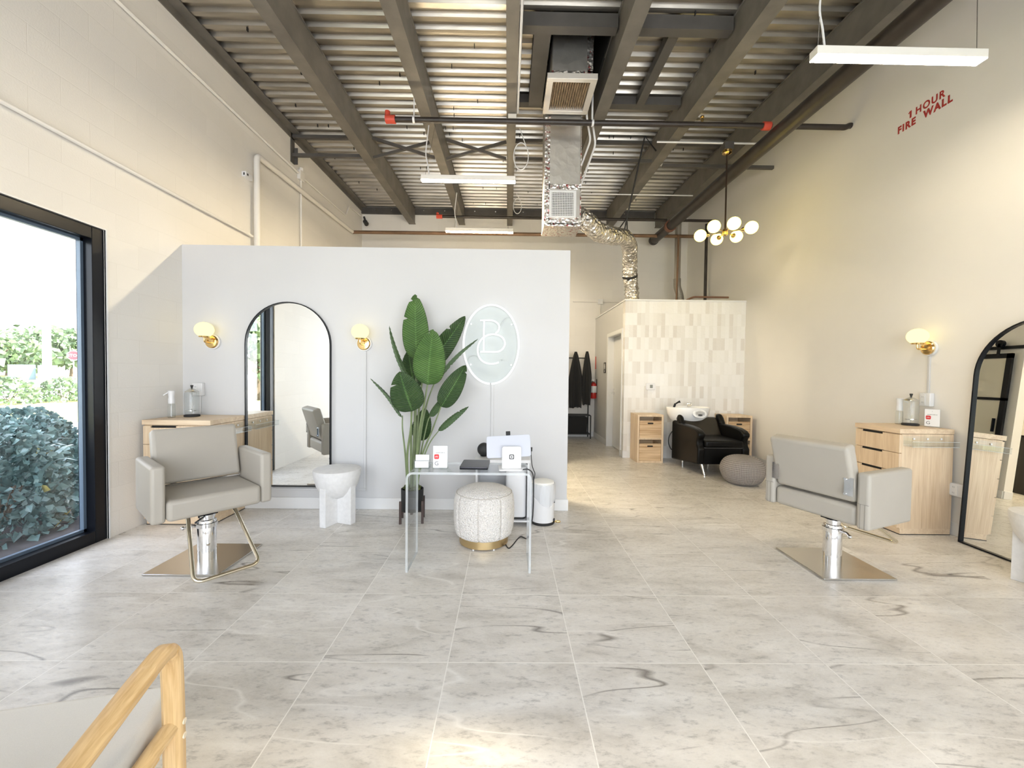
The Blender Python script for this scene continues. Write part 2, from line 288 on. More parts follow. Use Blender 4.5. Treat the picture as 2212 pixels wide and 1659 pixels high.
# ------------------------------------------------------------------ mesh builder
class MB:
    def __init__(s): s.bm = bmesh.new(); s.mi = 0; s.uv = None
    def _tag(s, faces):
        for f in faces: f.material_index = s.mi
    def box(s, x0, x1, y0, y1, z0, z1, M=None):
        r = bmesh.ops.create_cube(s.bm, size=1); vs = r['verts']
        for v in vs:
            v.co = Vector(((x0+x1)/2+v.co.x*(x1-x0), (y0+y1)/2+v.co.y*(y1-y0), (z0+z1)/2+v.co.z*(z1-z0)))
            if M: v.co = M @ v.co
        s._tag({f for v in vs for f in v.link_faces}); return vs
    def rings(s, rings, closed=True, cap=True, uvs=None):
        bm = s.bm; R = [[bm.verts.new(p) for p in ring] for ring in rings]; fs = []; n = len(rings[0])
        for a in range(len(R)-1):
            for k in range(n if closed else n-1):
                k2 = (k+1) % n
                try: fs.append(bm.faces.new((R[a][k], R[a][k2], R[a+1][k2], R[a+1][k])))
                except ValueError: pass
        if cap and closed:
            for ring in (R[0][::-1], R[-1]):
                if (ring[0].co-ring[len(ring)//2].co).length > 1e-5:
                    try: fs.append(bm.faces.new(ring))
                    except ValueError: pass
        s._tag(fs); return R
    def tube(s, pts, r, seg=10, cap=True, flat=None):
        pts = [Vector(p) for p in pts]; n = len(pts)
        rr = r if hasattr(r, '__len__') else [r]*n
        tang = [(pts[min(k+1, n-1)]-pts[max(k-1, 0)]).normalized() for k in range(n)]
        u = Vector((0, 0, 1)) if abs(tang[0].z) < .9 else Vector((1, 0, 0))
        u = (u-tang[0]*u.dot(tang[0])).normalized(); rings = []
        for k in range(n):
            u = (u-tang[k]*u.dot(tang[k])).normalized(); w = tang[k].cross(u)
            ring = []
            for j in range(seg):
                a = 2*pi*j/seg; ring.append(pts[k]+u*cos(a)*rr[k]+w*sin(a)*rr[k])
            rings.append(ring)
        return s.rings(rings, True, cap)
    def bar(s, a, b, w, h):      # rectangular bar between two points, w across (horizontal), h up
        a, b = Vector(a), Vector(b); t = (b-a).normalized(); up = Vector((0, 0, 1))
        if abs(t.z) > .95: up = Vector((0, 1, 0))
        x = t.cross(up).normalized(); y = x.cross(t)
        q = [x*sx*w/2+y*sy*h/2 for sx, sy in ((-1, -1), (1, -1), (1, 1), (-1, 1))]
        return s.rings([[a+o for o in q], [b+o for o in q]])
    def lathe(s, prof, seg=32, c=(0, 0, 0), fn=None, cap=True, arc=None):
        c = Vector(c); rings = []
        for k, (r, z) in enumerate(prof):
            ring = []
            for j in range(seg):
                a = 2*pi*j/seg; rr = fn(a, k, r, z) if fn else r
                ring.append(c+Vector((max(rr, 1e-4)*cos(a), max(rr, 1e-4)*sin(a), z)))
            rings.append(ring)
        return s.rings(rings, True, cap)
    def sphere(s, c, r, sc=(1, 1, 1), seg=24, rg=14):
        prof = [(r*sin(pi*k/rg), -r*cos(pi*k/rg)) for k in range(rg+1)]
        rings = []
        for rr, z in prof:
            rings.append([Vector(c)+Vector((max(rr, 1e-4)*cos(2*pi*j/seg)*sc[0], max(rr, 1e-4)*sin(2*pi*j/seg)*sc[1], z*sc[2])) for j in range(seg)])
        return s.rings(rings)
    def prism(s, poly, fn, d0, d1):   # poly of 2D points, fn(u,v,d)->3D
        return s.rings([[Vector(fn(u, v, d0)) for u, v in poly], [Vector(fn(u, v, d1)) for u, v in poly]])
    def quad(s, a, b, c, d):
        f = s.bm.faces.new([s.bm.verts.new(p) for p in (a, b, c, d)]); f.material_index = s.mi; return f
    def build(s, name, m, parent=None, smooth=True, bev=0, seg=2, sub=0, ang=35, loc=None):
        bmesh.ops.recalc_face_normals(s.bm, faces=s.bm.faces)
        me = bpy.data.meshes.new(name); s.bm.to_mesh(me); s.bm.free()
        for mm in (m if isinstance(m, (list, tuple)) else [m]): me.materials.append(mm)
        o = bpy.data.objects.new(name, me); COL.objects.link(o)
        if smooth:
            me.polygons.foreach_set('use_smooth', [True]*len(me.polygons)); me.set_sharp_from_angle(angle=radians(ang))
        if bev:
            b = o.modifiers.new('bevel', 'BEVEL'); b.width = bev; b.segments = seg; b.limit_method = 'ANGLE'; b.angle_limit = radians(40)
            b.harden_normals = False
        if sub:
            q = o.modifiers.new('sub', 'SUBSURF'); q.levels = sub; q.render_levels = sub
        if parent: o.parent = parent
        if loc: o.location = loc
        return o
def catmull(pts, n=8):
    P = [Vector(p) for p in pts]; P = [P[0]*2-P[1]]+P+[P[-1]*2-P[-2]]; out = []
    for k in range(1, len(P)-2):
        for j in range(n):
            t = j/n; a, b, c, d = P[k-1:k+3]
            out.append(.5*((2*b)+(c-a)*t+(2*a-5*b+4*c-d)*t*t+(3*b-a-3*c+d)*t**3))
    out.append(P[-2]); return out
def fillet(pts, r, n=6):
    P = [Vector(p) for p in pts]; out = [P[0]]
    for k in range(1, len(P)-1):
        a, b, c = P[k-1], P[k], P[k+1]; rr = min(r, (a-b).length*.49, (c-b).length*.49)
        s, e = b+(a-b).normalized()*rr, b+(c-b).normalized()*rr
        for j in range(n+1):
            t = j/n; out.append(s*(1-t)**2+b*2*t*(1-t)+e*t*t)
    out.append(P[-1]); return out
def rrect(x0, x1, y0, y1, r, n=5):
    o = []
    for cx, cy, a0 in ((x1-r, y1-r, 0), (x0+r, y1-r, pi/2), (x0+r, y0+r, pi), (x1-r, y0+r, 1.5*pi)):
        for k in range(n+1):
            a = a0+pi/2*k/n; o.append((cx+r*cos(a), cy+r*sin(a)))
    return o
XZ = lambda u, v, d: (u, d, v)
YZ = lambda u, v, d: (d, u, v)
XY = lambda u, v, d: (u, v, d)
def thing(name, label, cat, loc=(0, 0, 0), rz=0, group=None):
    o = bpy.data.objects.new(name, None); COL.objects.link(o); o.location = loc; o.rotation_euler = (0, 0, rz)
    o.empty_display_size = .1
    o['label'] = label; o['category'] = cat; o['kind'] = 'thing'
    if group: o['group'] = group
    return o
def tag(o, label, cat, group=None, kind='thing'):
    o['label'] = label; o['category'] = cat; o['kind'] = kind
    if group: o['group'] = group
    return o
def struct(o, label=None, cat=None):
    o['kind'] = 'structure'
    if label: o['label'] = label
    if cat: o['category'] = cat
    return o
def dup(root, loc, rz, label, group=None):
    r = root.copy(); COL.objects.link(r); r.location = loc; r.rotation_euler = (0, 0, rz); r['label'] = label
    if group: r['group'] = group
    for ch in list(root.children):
        c = ch.copy(); COL.objects.link(c); c.parent = r
        for g in list(ch.children):
            d = g.copy(); COL.objects.link(d); d.parent = c
    return r
def text(name, body, size, m, parent, M, extrude=.0008, align='CENTER', space=1.0, sx=1.0, offset=0):
    cu = bpy.data.curves.new(name, 'FONT'); cu.body = body; cu.size = size; cu.extrude = extrude; cu.align_x = align
    cu.space_character = space; cu.offset = offset
    cu.materials.append(m); tmp = bpy.data.objects.new(name, cu); COL.objects.link(tmp)
    me = bpy.data.meshes.new_from_object(tmp.evaluated_get(bpy.context.evaluated_depsgraph_get())); bpy.data.objects.remove(tmp); bpy.data.curves.remove(cu)
    if not me.materials: me.materials.append(m)
    me.name = name; o = bpy.data.objects.new(name, me); COL.objects.link(o)
    o.parent = parent; o.matrix_local = M @ Matrix.Diagonal((sx, 1, 1, 1)); return o
def frame_m(origin, xdir, ydir):
    x, y = Vector(xdir).normalized(), Vector(ydir).normalized(); z = x.cross(y)
    return Matrix(((x.x, y.x, z.x, origin[0]), (x.y, y.y, z.y, origin[1]), (x.z, y.z, z.z, origin[2]), (0, 0, 0, 1)))

# ------------------------------------------------------------------ dimensions
XL, XR, YB, YF = -3.21, 3.93, 9.05, -2.3
SL = .028
deckz = lambda y: 4.70+SL*y
joistz = lambda y: 4.35+SL*y
YP, XP = 4.086, .61          # partition face and its free end
YT, XT = 6.76, 1.93          # tiled wall face, restroom corner
PZ = 2.60

# ================================================================== SETTING
b = MB(); b.box(XL-.3, XR+.3, YF-.3, YB+.3, -.12, 0)
struct(b.build('floor', M_FLOOR), 'grey beige stone look tiles with pale grout', 'floor')
# left block wall with window opening
WY0, WY1, WZ = 2.46, 3.32, 2.47
b = MB(); T = .2
b.box(XL-T, XL, YF-T, WY0, 0, 5.15); b.box(XL-T, XL, WY1, YB+T, 0, 5.15); b.box(XL-T, XL, WY0, WY1, WZ, 5.15)
struct(b.build('wall_left', M_BLOCK, smooth=False), 'painted block wall on the window side', 'wall')
b = MB(); b.box(XR, XR+T, YF-T, YB+T, 0, 5.15)
wall_right = struct(b.build('wall_right', M_RWALL, smooth=False), 'smooth warm white fire wall with red stencil', 'wall')
b = MB(); b.box(XL, XR, YB, YB+T, 0, 5.15)
struct(b.build('wall_back', M_BLOCK, smooth=False), 'painted block wall at the far end', 'wall')
# storefront wall behind the viewer
b = MB(); FX0, FX1, FZ0, FZ1 = XL+.3, XR-.25, .12, 3.3
b.box(XL-T, FX0, YF-T, YF, 0, 5.15); b.box(FX1, XR+T, YF-T, YF, 0, 5.15); b.box(FX0, FX1, YF-T, YF, 0, FZ0); b.box(FX0, FX1, YF-T, YF, FZ1, 5.15)
struct(b.build('wall_front', M_PAINT, smooth=False), 'white wall around the storefront glazing', 'wall')
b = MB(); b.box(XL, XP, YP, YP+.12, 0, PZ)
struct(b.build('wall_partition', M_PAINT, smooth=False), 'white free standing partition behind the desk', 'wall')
b = MB(); b.box(XT+.0, XR, YT, YT+.14, 0, PZ)
struct(b.build('wall_restroom_front', M_TILE, smooth=False), 'vertical pale glazed tiles behind shampoo bowl', 'wall')
DY0, DY1, DZ = 6.93, 7.85, 2.10
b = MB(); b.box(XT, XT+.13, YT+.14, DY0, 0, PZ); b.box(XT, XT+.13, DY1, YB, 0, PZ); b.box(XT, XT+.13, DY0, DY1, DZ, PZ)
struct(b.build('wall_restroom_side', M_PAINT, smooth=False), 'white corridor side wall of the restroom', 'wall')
b = MB(); b.box(XT-.012, XR, YT-.012, YT+.15, PZ, PZ+.025); b.box(XT-.012, XT+.14, YT+.15, YB, PZ, PZ+.025)
struct(b.build('trim_1', M_TRIM, smooth=False), 'white cap along top of the restroom walls', 'trim')
b = MB(); b.box(XT+.13, XR, YT+.15, YB, PZ-.14, PZ-.04)
struct(b.build('trim_2', M_PAINT, smooth=False), 'white lid over the restroom', 'trim')
# wall behind the partition along the corridor, seen in the leaning mirror
b = MB(); b.box(.48, .60, 6.05, YB, 0, PZ); b.box(.48, .60, YP+.12, 4.45, 0, PZ); b.box(.48, .60, 4.45, 6.05, 2.15, PZ)
struct(b.build('wall_corridor', M_RWALL, smooth=False), 'white wall beside the corridor with wide opening', 'wall')
# baseboards
def basebd(n, segs, lab):
    b = MB()
    for s in segs: b.box(*s)
    struct(b.build(n, M_TRIM, bev=.006, smooth=False), lab, 'baseboard')
h = .115
basebd('baseboard_partition', [(XL, XP+.014, YP-.014, YP, 0, h), (XP, XP+.014, YP, YP+.12, 0, h)], 'white baseboard along the partition')
basebd('baseboard_right', [(XR-.014, XR, YF, YT, 0, h)], 'white baseboard along the warm white right wall')
basebd('baseboard_restroom', [(XT-.014, XT, YT-.014, DY0-.06, 0, h), (XT-.014, XT+.12, YT-.014, YT, 0, h), (XT-.014, XT, DY1+.06, YB, 0, h)], 'white baseboard around the restroom corner')
basebd('baseboard_back', [(XP, XT-.014, YB-.014, YB, 0, h)], 'white baseboard at corridor end')
basebd('baseboard_corridor', [(.60, .614, 6.05, YB, 0, h), (.48, .60, 6.036, 6.05, 0, h)], 'white baseboard of the corridor wall post')

# corrugated steel ceiling deck with a roof opening for the ducts
b = MB(); P = .1524
HX0, HX1, HY0, HY1 = .395, 1.0, 4.10, 5.32
def deck_strip(x0, x1, y0, y1):
    pts = []; y = YF-.2
    while y < YB+.25:
        for dy, dz in ((0, 0), (.055, 0), (.073, .038), (.134, .038)): pts.append((y+dy, deckz(y+dy)+dz))
        y += P
    pts = [p for p in pts if y0-1e-6 <= p[0] <= y1+1e-6]
    for k in range(len(pts)-1):
        (ya, za), (yb, zb) = pts[k], pts[k+1]
        b.quad((x0, ya, za), (x1, ya, za), (x1, yb, zb), (x0, yb, zb))
deck_strip(XL-.1, HX0, -9, 99); deck_strip(HX1, XR+.1, -9, 99); deck_strip(HX0, HX1, -9, HY0); deck_strip(HX0, HX1, HY1-.02, 99)
b.mi = 1
rnd = random.Random(3)
for k in range(150):
    row = rnd.randrange(18, 74); x = rnd.uniform(XL+.2, XR-.3); y = YF-.2+row*P+.03
    if HX0-.1 < x < HX1+.1 and HY0-.2 < y < HY1+.2: continue
    b.box(x-.004, x+.004, y-.012, y+.012, deckz(y)-.035, deckz(y)+.001)
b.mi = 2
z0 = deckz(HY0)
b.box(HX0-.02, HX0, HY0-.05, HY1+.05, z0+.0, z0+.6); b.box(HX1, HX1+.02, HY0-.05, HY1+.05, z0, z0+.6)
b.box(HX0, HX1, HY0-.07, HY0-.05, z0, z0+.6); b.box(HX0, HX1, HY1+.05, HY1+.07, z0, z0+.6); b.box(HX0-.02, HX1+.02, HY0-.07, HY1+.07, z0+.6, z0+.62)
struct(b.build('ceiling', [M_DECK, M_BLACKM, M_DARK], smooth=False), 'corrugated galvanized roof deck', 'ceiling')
b = MB(); b.box(XL-.3, XR+.3, YF-.3, YB+.3, 5.70, 5.78)
struct(b.build('roof', M_DARK, smooth=False), 'roof slab above the deck', 'roof')
b = MB(); b.box(XL-.2, XL, YF-.2, YB+.2, 5.15, 5.7); b.box(XR, XR+.2, YF-.2, YB+.2, 5.15, 5.7); b.box(XL, XR, YF-.2, YF, 5.15, 5.7); b.box(XL, XR, YB, YB+.2, 5.15, 5.7)
struct(b.build('trim_3', M_DARK, smooth=False), 'parapet above the walls', 'trim')

# steel joists, one thing each
ords = ['first', 'second', 'third', 'fourth', 'fifth', 'sixth']
for k, (x, w) in enumerate(((-2.11, .14), (-1.03, .135), (.01, .115), (1.085, .145), (2.185, .145), (3.25, .13))):
    b = MB()
    for xa, xb, za, zb in ((x-w/2, x+w/2, 0, .012), (x-w/2+.012, x+w/2-.012, .012, .338), (x-w/2, x+w/2, .338, .35)):
        b.rings([[(xa, y, joistz(y)+za), (xb, y, joistz(y)+za), (xb, y, joistz(y)+zb), (xa, y, joistz(y)+zb)] for y in (YF, YB-.02)])
    tag(b.build('ceiling_joist', M_STEEL, smooth=False), '%s long grey steel joist counting from the window wall' % ords[k], 'beam', 'parallel roof joists')
b = MB()
b.rings([[(XL, y, deckz(y)-.012), (XL+.12, y, deckz(y)-.012), (XL+.12, y, deckz(y)-.002), (XL, y, deckz(y)-.002)] for y in (YF, YB)])
b.rings([[(XL, y, deckz(y)-.09), (XL+.012, y, deckz(y)-.09), (XL+.012, y, deckz(y)), (XL, y, deckz(y))] for y in (YF, YB)])
tag(b.build('ledger_angle', M_STEEL, smooth=False), 'steel ledger angle bolted along top of block window wall', 'ledger')
z = deckz(YB)-.14
t = thing('ledger_channel', 'dark steel ledger channel bolted across the far wall', 'ledger', (0, YB, z))
b = MB(); b.box(XL, 3.18, -.05, -.001, 0, .135); b.build('channel', M_STEELD, t, smooth=False)
for x in (-2.9, -2.55, -1.85, -1.4, -.75, -.3, .3, 1.4, 1.8, 2.5):
    b = MB(); b.tube([(x, -.075, .07), (x, -.05, .07)], .014, 8); b.build('bolt', M_BRUSH, t)
# headers and trimmers round the roof opening
def hdr(name, lab, x0, x1, y0, y1, dz0, dz1):
    b = MB(); ym = (y0+y1)/2
    b.rings([[(x, y0, deckz(ym)+dz0), (x, y1, deckz(ym)+dz0), (x, y1, deckz(ym)+dz1), (x, y0, deckz(ym)+dz1)] for x in (x0, x1)])
    tag(b.build(name, M_STEELD, smooth=False), lab, 'beam')
hdr('header_beam', 'dark header beam in front of the boxy return duct', .07, 1.01, 3.95, 4.05, -.15, -.02)
hdr('header_beam', 'dark header beam between fourth and fifth joists, nearer one', 1.16, 2.11, 3.95, 4.05, -.15, -.02)
hdr('header_beam', 'dark header beam left of the filter grille, farther one', .07, .40, 5.14, 5.24, -.12, -.02)
hdr('header_beam', 'dark header beam between fourth and fifth joists, farther one', 1.16, 2.11, 5.14, 5.24, -.12, -.02)
hdr('trimmer_beam', 'dark trimmer beam just left of the boxy return duct', .22, .385, 4.055, 5.135, -.15, -.02)
hdr('trimmer_beam', 'dark trimmer beam between fourth and fifth joists', 1.55, 1.65, 4.055, 5.135, -.12, -.02)
for x, y in ((.62, 4.0), (1.28, 4.0), (.95, 4.0), (1.75, 4.0)):
    pass
# bridging between joists
YBR = 6.15; zt, zl = deckz(YBR)-.05, joistz(YBR)+.03
def strut(lab, a, c, w=.045, hgt=.045):
    b = MB(); b.bar(a, c, w, hgt); tag(b.build('bridging_bar', M_STEELD, smooth=False), lab, 'brace', 'steel bridging between joists')
def xbrace(lab, x0, x1):
    t = thing('cross_brace', lab, 'brace', (0, 0, 0), 0, 'steel bridging between joists')
    b = MB(); b.bar((x0, YBR, zt), (x1, YBR, zl), .03, .04); b.build('bar', M_STEELD, t, smooth=False)
    b = MB(); b.bar((x0, YBR+.035, zl), (x1, YBR+.035, zt), .03, .04); b.build('bar', M_STEELD, t, smooth=False)
strut('upper bridging bar from block wall to first joist', (XL, YBR, zt), (-2.19, YBR, zt)); strut('lower bridging bar from block wall to first joist', (XL, YBR, zl), (-2.19, YBR, zl))
xbrace('crossed steel brace between first and second joists', -2.03, -1.11); xbrace('crossed steel brace between second and third joists', -.95, -.06)
strut('upper bridging bar behind duct between third and fourth joists', (.08, YBR, zt), (1.0, YBR, zt)); strut('lower bridging bar behind duct between third and fourth joists', (.08, YBR, zl), (1.0, YBR, zl))
strut('upper bridging bar between fourth and fifth joists', (1.17, YBR, zt), (2.1, YBR, zt)); strut('lower bridging bar between fourth and fifth joists', (1.17, YBR, zl), (2.1, YBR, zl))
strut('upper bridging bar between fifth and sixth joists', (2.27, YBR, zt), (3.17, YBR, zt)); strut('lower bridging bar between fifth joist and warm white wall', (2.27, YBR, zl-.06), (XR, YBR, zl-.06))
b = MB(); b.box(XL, XL+.012, YBR-.05, YBR+.05, 4.44, 4.86); b.box(XL, XL+.06, YBR+.04, YBR+.05, 4.44, 4.68)
tag(b.build('wall_bracket', M_STEELD, smooth=False), 'dark steel bracket plate on block wall under ledger', 'bracket')

# stencil on the fire wall
W = frame_m((XR-.0012, 3.862, 3.93), (0, -1, 0), (0, 0, 1))
text('lettering', 'HOUR', .094, M_STENCIL, wall_right, W, .0006, 'CENTER', 1.25, .88, .003)
b = MB(); b.prism([(4.034, 3.93), (4.052, 3.93), (4.052, 3.983), (4.063, 3.975), (4.066, 3.986), (4.050, 3.999), (4.034, 3.999)], YZ, XR-.0018, XR-.0006); b.build('lettering', M_STENCIL, wall_right, smooth=False)
W = frame_m((XR-.0012, 3.918, 3.845), (0, -1, 0), (0, 0, 1))
text('lettering', 'FIRE  WALL', .094, M_STENCIL, wall_right, W, .0006, 'CENTER', 1.25, .88, .0045)

# window_1 in the left wall
wt = thing('window_1', 'tall black framed window in the block wall', 'window'); wt['kind'] = 'structure'
fx0, fx1 = XL-.14, XL-.012
b = MB(); fw = .095
b.box(fx0, fx1, WY0, WY0+fw, 0, WZ); b.box(fx0, fx1, WY1-fw, WY1, 0, WZ); b.box(fx0, fx1, WY0+fw, WY1-fw, WZ-fw, WZ); b.box(fx0, fx1, WY0+fw, WY1-fw, 0, fw)
b.build('window_frame', M_BLACK, wt, bev=.004, smooth=False)
b = MB(); s = .022
b.box(fx0+.03, fx0+.06, WY0+fw, WY0+fw+s, fw, WZ-fw); b.box(fx0+.03, fx0+.06, WY1-fw-s, WY1-fw, fw, WZ-fw); b.box(fx0+.03, fx0+.06, WY0+fw, WY1-fw, WZ-fw-s, WZ-fw); b.box(fx0+.03, fx0+.06, WY0+fw, WY1-fw, fw, fw+s)
b.build('glazing_bead', mat('slate_bead', (.10, .14, .19), .4), wt, smooth=False)
b = MB(); b.box(fx0+.042, fx0+.048, WY0+fw, WY1-fw, fw, WZ-fw); b.build('pane', M_GLASS, wt, smooth=False)
b = MB(); b.box(XL-.01, XL+.006, WY1, WY1+.012, 0, WZ+.012); b.box(XL-.01, XL+.006, WY0, WY1, WZ, WZ+.012); b.build('caulk_bead', M_TRIM, wt, smooth=False)
# window_2: storefront behind the viewer
wt = thing('window_2', 'wide storefront glazing in dark frames', 'window'); wt['kind'] = 'structure'
b = MB(); n = 5
for k in range(n+1):
    x = FX0+(FX1-FX0)*k/n; b.box(x-.03, x+.03, YF-.12, YF-.04, FZ0, FZ1)
for z in (FZ0+.03, 2.35, FZ1-.03): b.box(FX0, FX1, YF-.12, YF-.04, z-.03, z+.03)
b.build('window_frame', M_BLACK, wt, smooth=False)
for k in range(n):
    x = FX0+(FX1-FX0)*k/n; w = (FX1-FX0)/n
    b = MB(); b.box(x+.03, x+w-.03, YF-.083, YF-.077, FZ0+.06, FZ1-.06); b.build('pane', M_GLASS, wt, smooth=False)
# door_1: restroom door
dt = thing('door_1', 'white restroom door with steel lever', 'door'); dt['kind'] = 'structure'
b = MB(); b.box(XT+.10, XT+.14, DY0+.012, DY1-.012, .012, DZ-.012); b.build('door_leaf', M_TRIM, dt, bev=.003, smooth=False)
b = MB()
b.box(XT-.015, XT+.15, DY0, DY0+.012, 0, DZ); b.box(XT-.015, XT+.15, DY1-.012, DY1, 0, DZ); b.box(XT-.015, XT+.15, DY0, DY1, DZ-.012, DZ)
b.box(XT-.018, XT, DY0-.06, DY0, 0, DZ+.06); b.box(XT-.018, XT, DY1, DY1+.06, 0, DZ+.06); b.box(XT-.018, XT, DY0, DY1, DZ, DZ+.06)
b.build('door_frame', M_TRIM, dt, bev=.003, smooth=False)
b = MB(); b.lathe([(.03, 0), (.03, .008), (.012, .012), (.012, .05)], 16); o = b.build('rosette', M_CHROME, dt); o.matrix_local = frame_m((XT+.10, DY1-.09, 1.03), (0, 1, 0), (0, 0, 1)) @ Matrix.Rotation(pi, 4, 'Y')
b = MB(); b.tube(fillet([(XT+.055, DY1-.09, 1.03), (XT+.045, DY1-.09, 1.03), (XT+.045, DY1-.22, 1.03)], .02), .010, 10); b.build('lever', M_CHROME, dt)
b = MB(); b.tube([(XT+.10, DY1-.09, 1.10), (XT+.085, DY1-.09, 1.10)], .02, 12); b.build('deadbolt', M_CHROME, dt)
# door_2: black framed sliding barn door behind the partition
dt = thing('door_2', 'black framed sliding barn door with frosted panels', 'door'); dt['kind'] = 'structure'
x0, x1, y0, y1 = .655, .69, 6.12, 7.25
b = MB(); b.box(x0, x1, y0, y0+.07, .02, 2.12); b.box(x0, x1, y1-.07, y1, .02, 2.12); b.box(x0, x1, y0, y1, 2.05, 2.12); b.box(x0, x1, y0, y1, .02, .14); b.box(x0, x1, y0, y1, 1.42, 1.46); b.box(x0, x1, y0, y1, .72, .76)
b.build('door_frame', M_BLACK, dt, smooth=False)
b = MB(); b.box(x0+.012, x0+.022, y0+.07, y1-.07, .14, 2.05); b.build('frosted_panel', mat('frosted_panel', (.60, .58, .50), .35), dt, smooth=False)
b = MB(); b.box(.615, .66, 4.5, 7.2, 2.19, 2.235); b.build('rail', M_BLACK, dt, smooth=False)
for y in (6.30, 7.0):
    b = MB(); b.tube([(.66, y, 2.27), (.70, y, 2.27)], .055, 16); b.box(.69, .70, y-.02, y+.02, 2.1, 2.27); b.build('roller', M_BLACK, dt)
b = MB(); b.box(x1, x1+.03, y0+.09, y0+.11, .95, 1.15); b.build('pull_handle', M_BLACK, dt, smooth=False)

# ================================================================== DUCTS AND PIPES
t = thing('supply_duct', 'foil wrapped square supply duct with white grille dropping from roof', 'duct', (.63, 4.92, 3.14))
w = .215; d = .36; H = deckz(5.1)+.2-3.14
b = MB(); b.box(-w, w, 0, d, 0, H); b.build('duct_body', M_DUCT, t, bev=.012)
b = MB()
b.box(-w-.004, -w+.06, -.004, .004, .06, H-.3); b.box(-w+.05, w-.02, -.004, .004, .02, .10); b.box(-w+.05, w, -.004, .004, .43, .49)
b.box(-w-.004, w+.004, -.004, d+.004, -.004, .03); b.box(w-.004, w+.004, -.004, .05, .03, H-.3); b.build('foil_tape', M_TAPE, t, smooth=False)
g = MB()
g.box(-.16, .16, -.02, -.004, .09, .115); g.box(-.16, .16, -.02, -.004, .385, .41); g.box(-.16, -.13, -.02, -.004, .115, .385); g.box(.13, .16, -.02, -.004, .115, .385)
gr = g.build('grille_frame', M_TRIM, t, smooth=False)
g = MB(); g.box(-.13, .13, -.008, -.004, .115, .385); g.build('void', M_DARK, gr, smooth=False)
g = MB()
for k in range(13): x = -.12+.02*k; g.box(x-.0035, x+.0035, -.018, -.009, .115, .385)
for k in range(13): z = .13+.02*k; g.box(-.13, .13, -.017, -.010, z-.0035, z+.0035)
g.build('louvre', M_TRIM, gr, smooth=False)
t = thing('return_duct', 'boxy foil wrapped return duct with pleated filter facing down', 'duct', (.63, 4.30, 4.44))
b = MB(); b.box(-.205, .215, .02, .48, .03, .52); b.build('duct_body', M_DUCT, t, bev=.012)
b = MB(); b.box(.16, .22, .012, .02, .06, .5); b.box(-.21, .22, .012, .02, .03, .075); b.build('foil_tape', M_TAPE, t, smooth=False)
b = MB(); b.box(-.255, .265, -.02, .035, -.03, .03); b.box(-.255, .265, .50, .56, -.03, .03); b.box(-.255, -.19, .035, .50, -.03, .03); b.box(.20, .265, .035, .50, -.03, .03)
b.build('filter_frame', mat('bare_aluminium', (.74, .70, .64), .4, .5), t, bev=.003, smooth=False)
b = MB(); n = 15
for k in range(n):
    xa = -.19+.39*k/n; xb = -.19+.39*(k+1)/n; xm = (xa+xb)/2
    b.quad((xa, .035, .03), (xm, .035, -.012), (xm, .50, -.012), (xa, .50, .03)); b.quad((xm, .035, -.012), (xb, .035, .03), (xb, .50, .03), (xm, .50, -.012))
b.build('pleated_filter', M_FILTER, t, smooth=False)
# flexible duct
path = catmull([(.84, 5.12, 3.33), (.98, 5.20, 3.29), (1.18, 5.45, 3.26), (1.45, 5.80, 3.33), (1.72, 6.15, 3.42), (1.90, 6.50, 3.40), (2.00, 6.80, 3.26), (2.05, 6.95, 3.05), (2.10, 7.02, 2.86), (2.12, 7.03, 2.575)], 12)
b = MB(); rnd = random.Random(5)
rr = [.118*(1+.05*sin(k*1.9)+.05*rnd.uniform(-1, 1)) for k in range(len(path))]
b.tube(path, rr, 20)
t = thing('flexible_duct', 'crinkled silver flexible duct curving down into the restroom', 'duct')
b.build('sleeve', M_FOIL, t)
b = MB(); q = path[-26]; q2 = path[-24]; b.tube([q, q2], .128, 20); b.build('strap_band', M_BLACKM, t)
t = thing('hanging_strap', 'black strap hanging flexible duct from fourth joist area', 'strap')
b = MB(); b.tube([(1.72, 6.15, 3.53), (1.74, 6.10, 3.7), (1.95, 6.0, joistz(6)+.32), (2.11, 5.98, joistz(6)+.1)], .012, 6); b.tube([(1.60, 6.02, 3.50), (1.74, 6.10, 3.7), (1.80, 6.28, 3.52)], .010, 6); b.build('webbing', M_BLACKM, t)

def pipe(name, lab, pts, r, m, fil=.0, seg=14, cat='pipe', group=None):
    b = MB(); b.tube(fillet(pts, fil) if fil else pts, r, seg); o = b.build(name, m)
    return tag(o, lab, cat, group)
t = thing('sprinkler_pipe', 'black sprinkler pipe crossing the room in front of the duct', 'pipe', (0, 4.75, 4.25))
b = MB(); b.tube([(-1.34, 0, 0), (3.0, 0, .005)], .031, 14); b.build('pipe', M_PIPE, t)
b = MB(); b.tube([(-1.42, 0, 0), (-1.31, 0, 0)], .045, 12); b.tube([(-1.40, 0, .0), (-1.40, 0, .09)], .03, 10); b.build('end_fitting', M_RED, t)
b = MB(); b.tube([(2.90, 0, .004), (2.985, 0, .004)], .046, 12); b.build('coupling', M_RED, t)
for x, zz in ((-1.10, joistz(4.75)-4.25+.02), (.94, joistz(4.75)-4.25+.10)):
    b = MB(); b.tube([(x, 0, .035), (x, 0, zz)], .006, 6); b.tube([(x-.012, 0, 0), (x+.012, 0, 0)], .037, 12); b.build('hanger', M_PLASTIC, t)
b = MB(); b.tube([(2.2, 0, .03), (2.2, 0, .085)], .014, 8); b.tube([(2.2, 0, .085), (2.2, 0, .10)], .022, 10); b.build('sprinkler_head', M_BRASS, t)
t = thing('sprinkler_pipe', 'short black pipe stub from big pipe to warm white wall', 'pipe', (0, 4.75, 4.255))
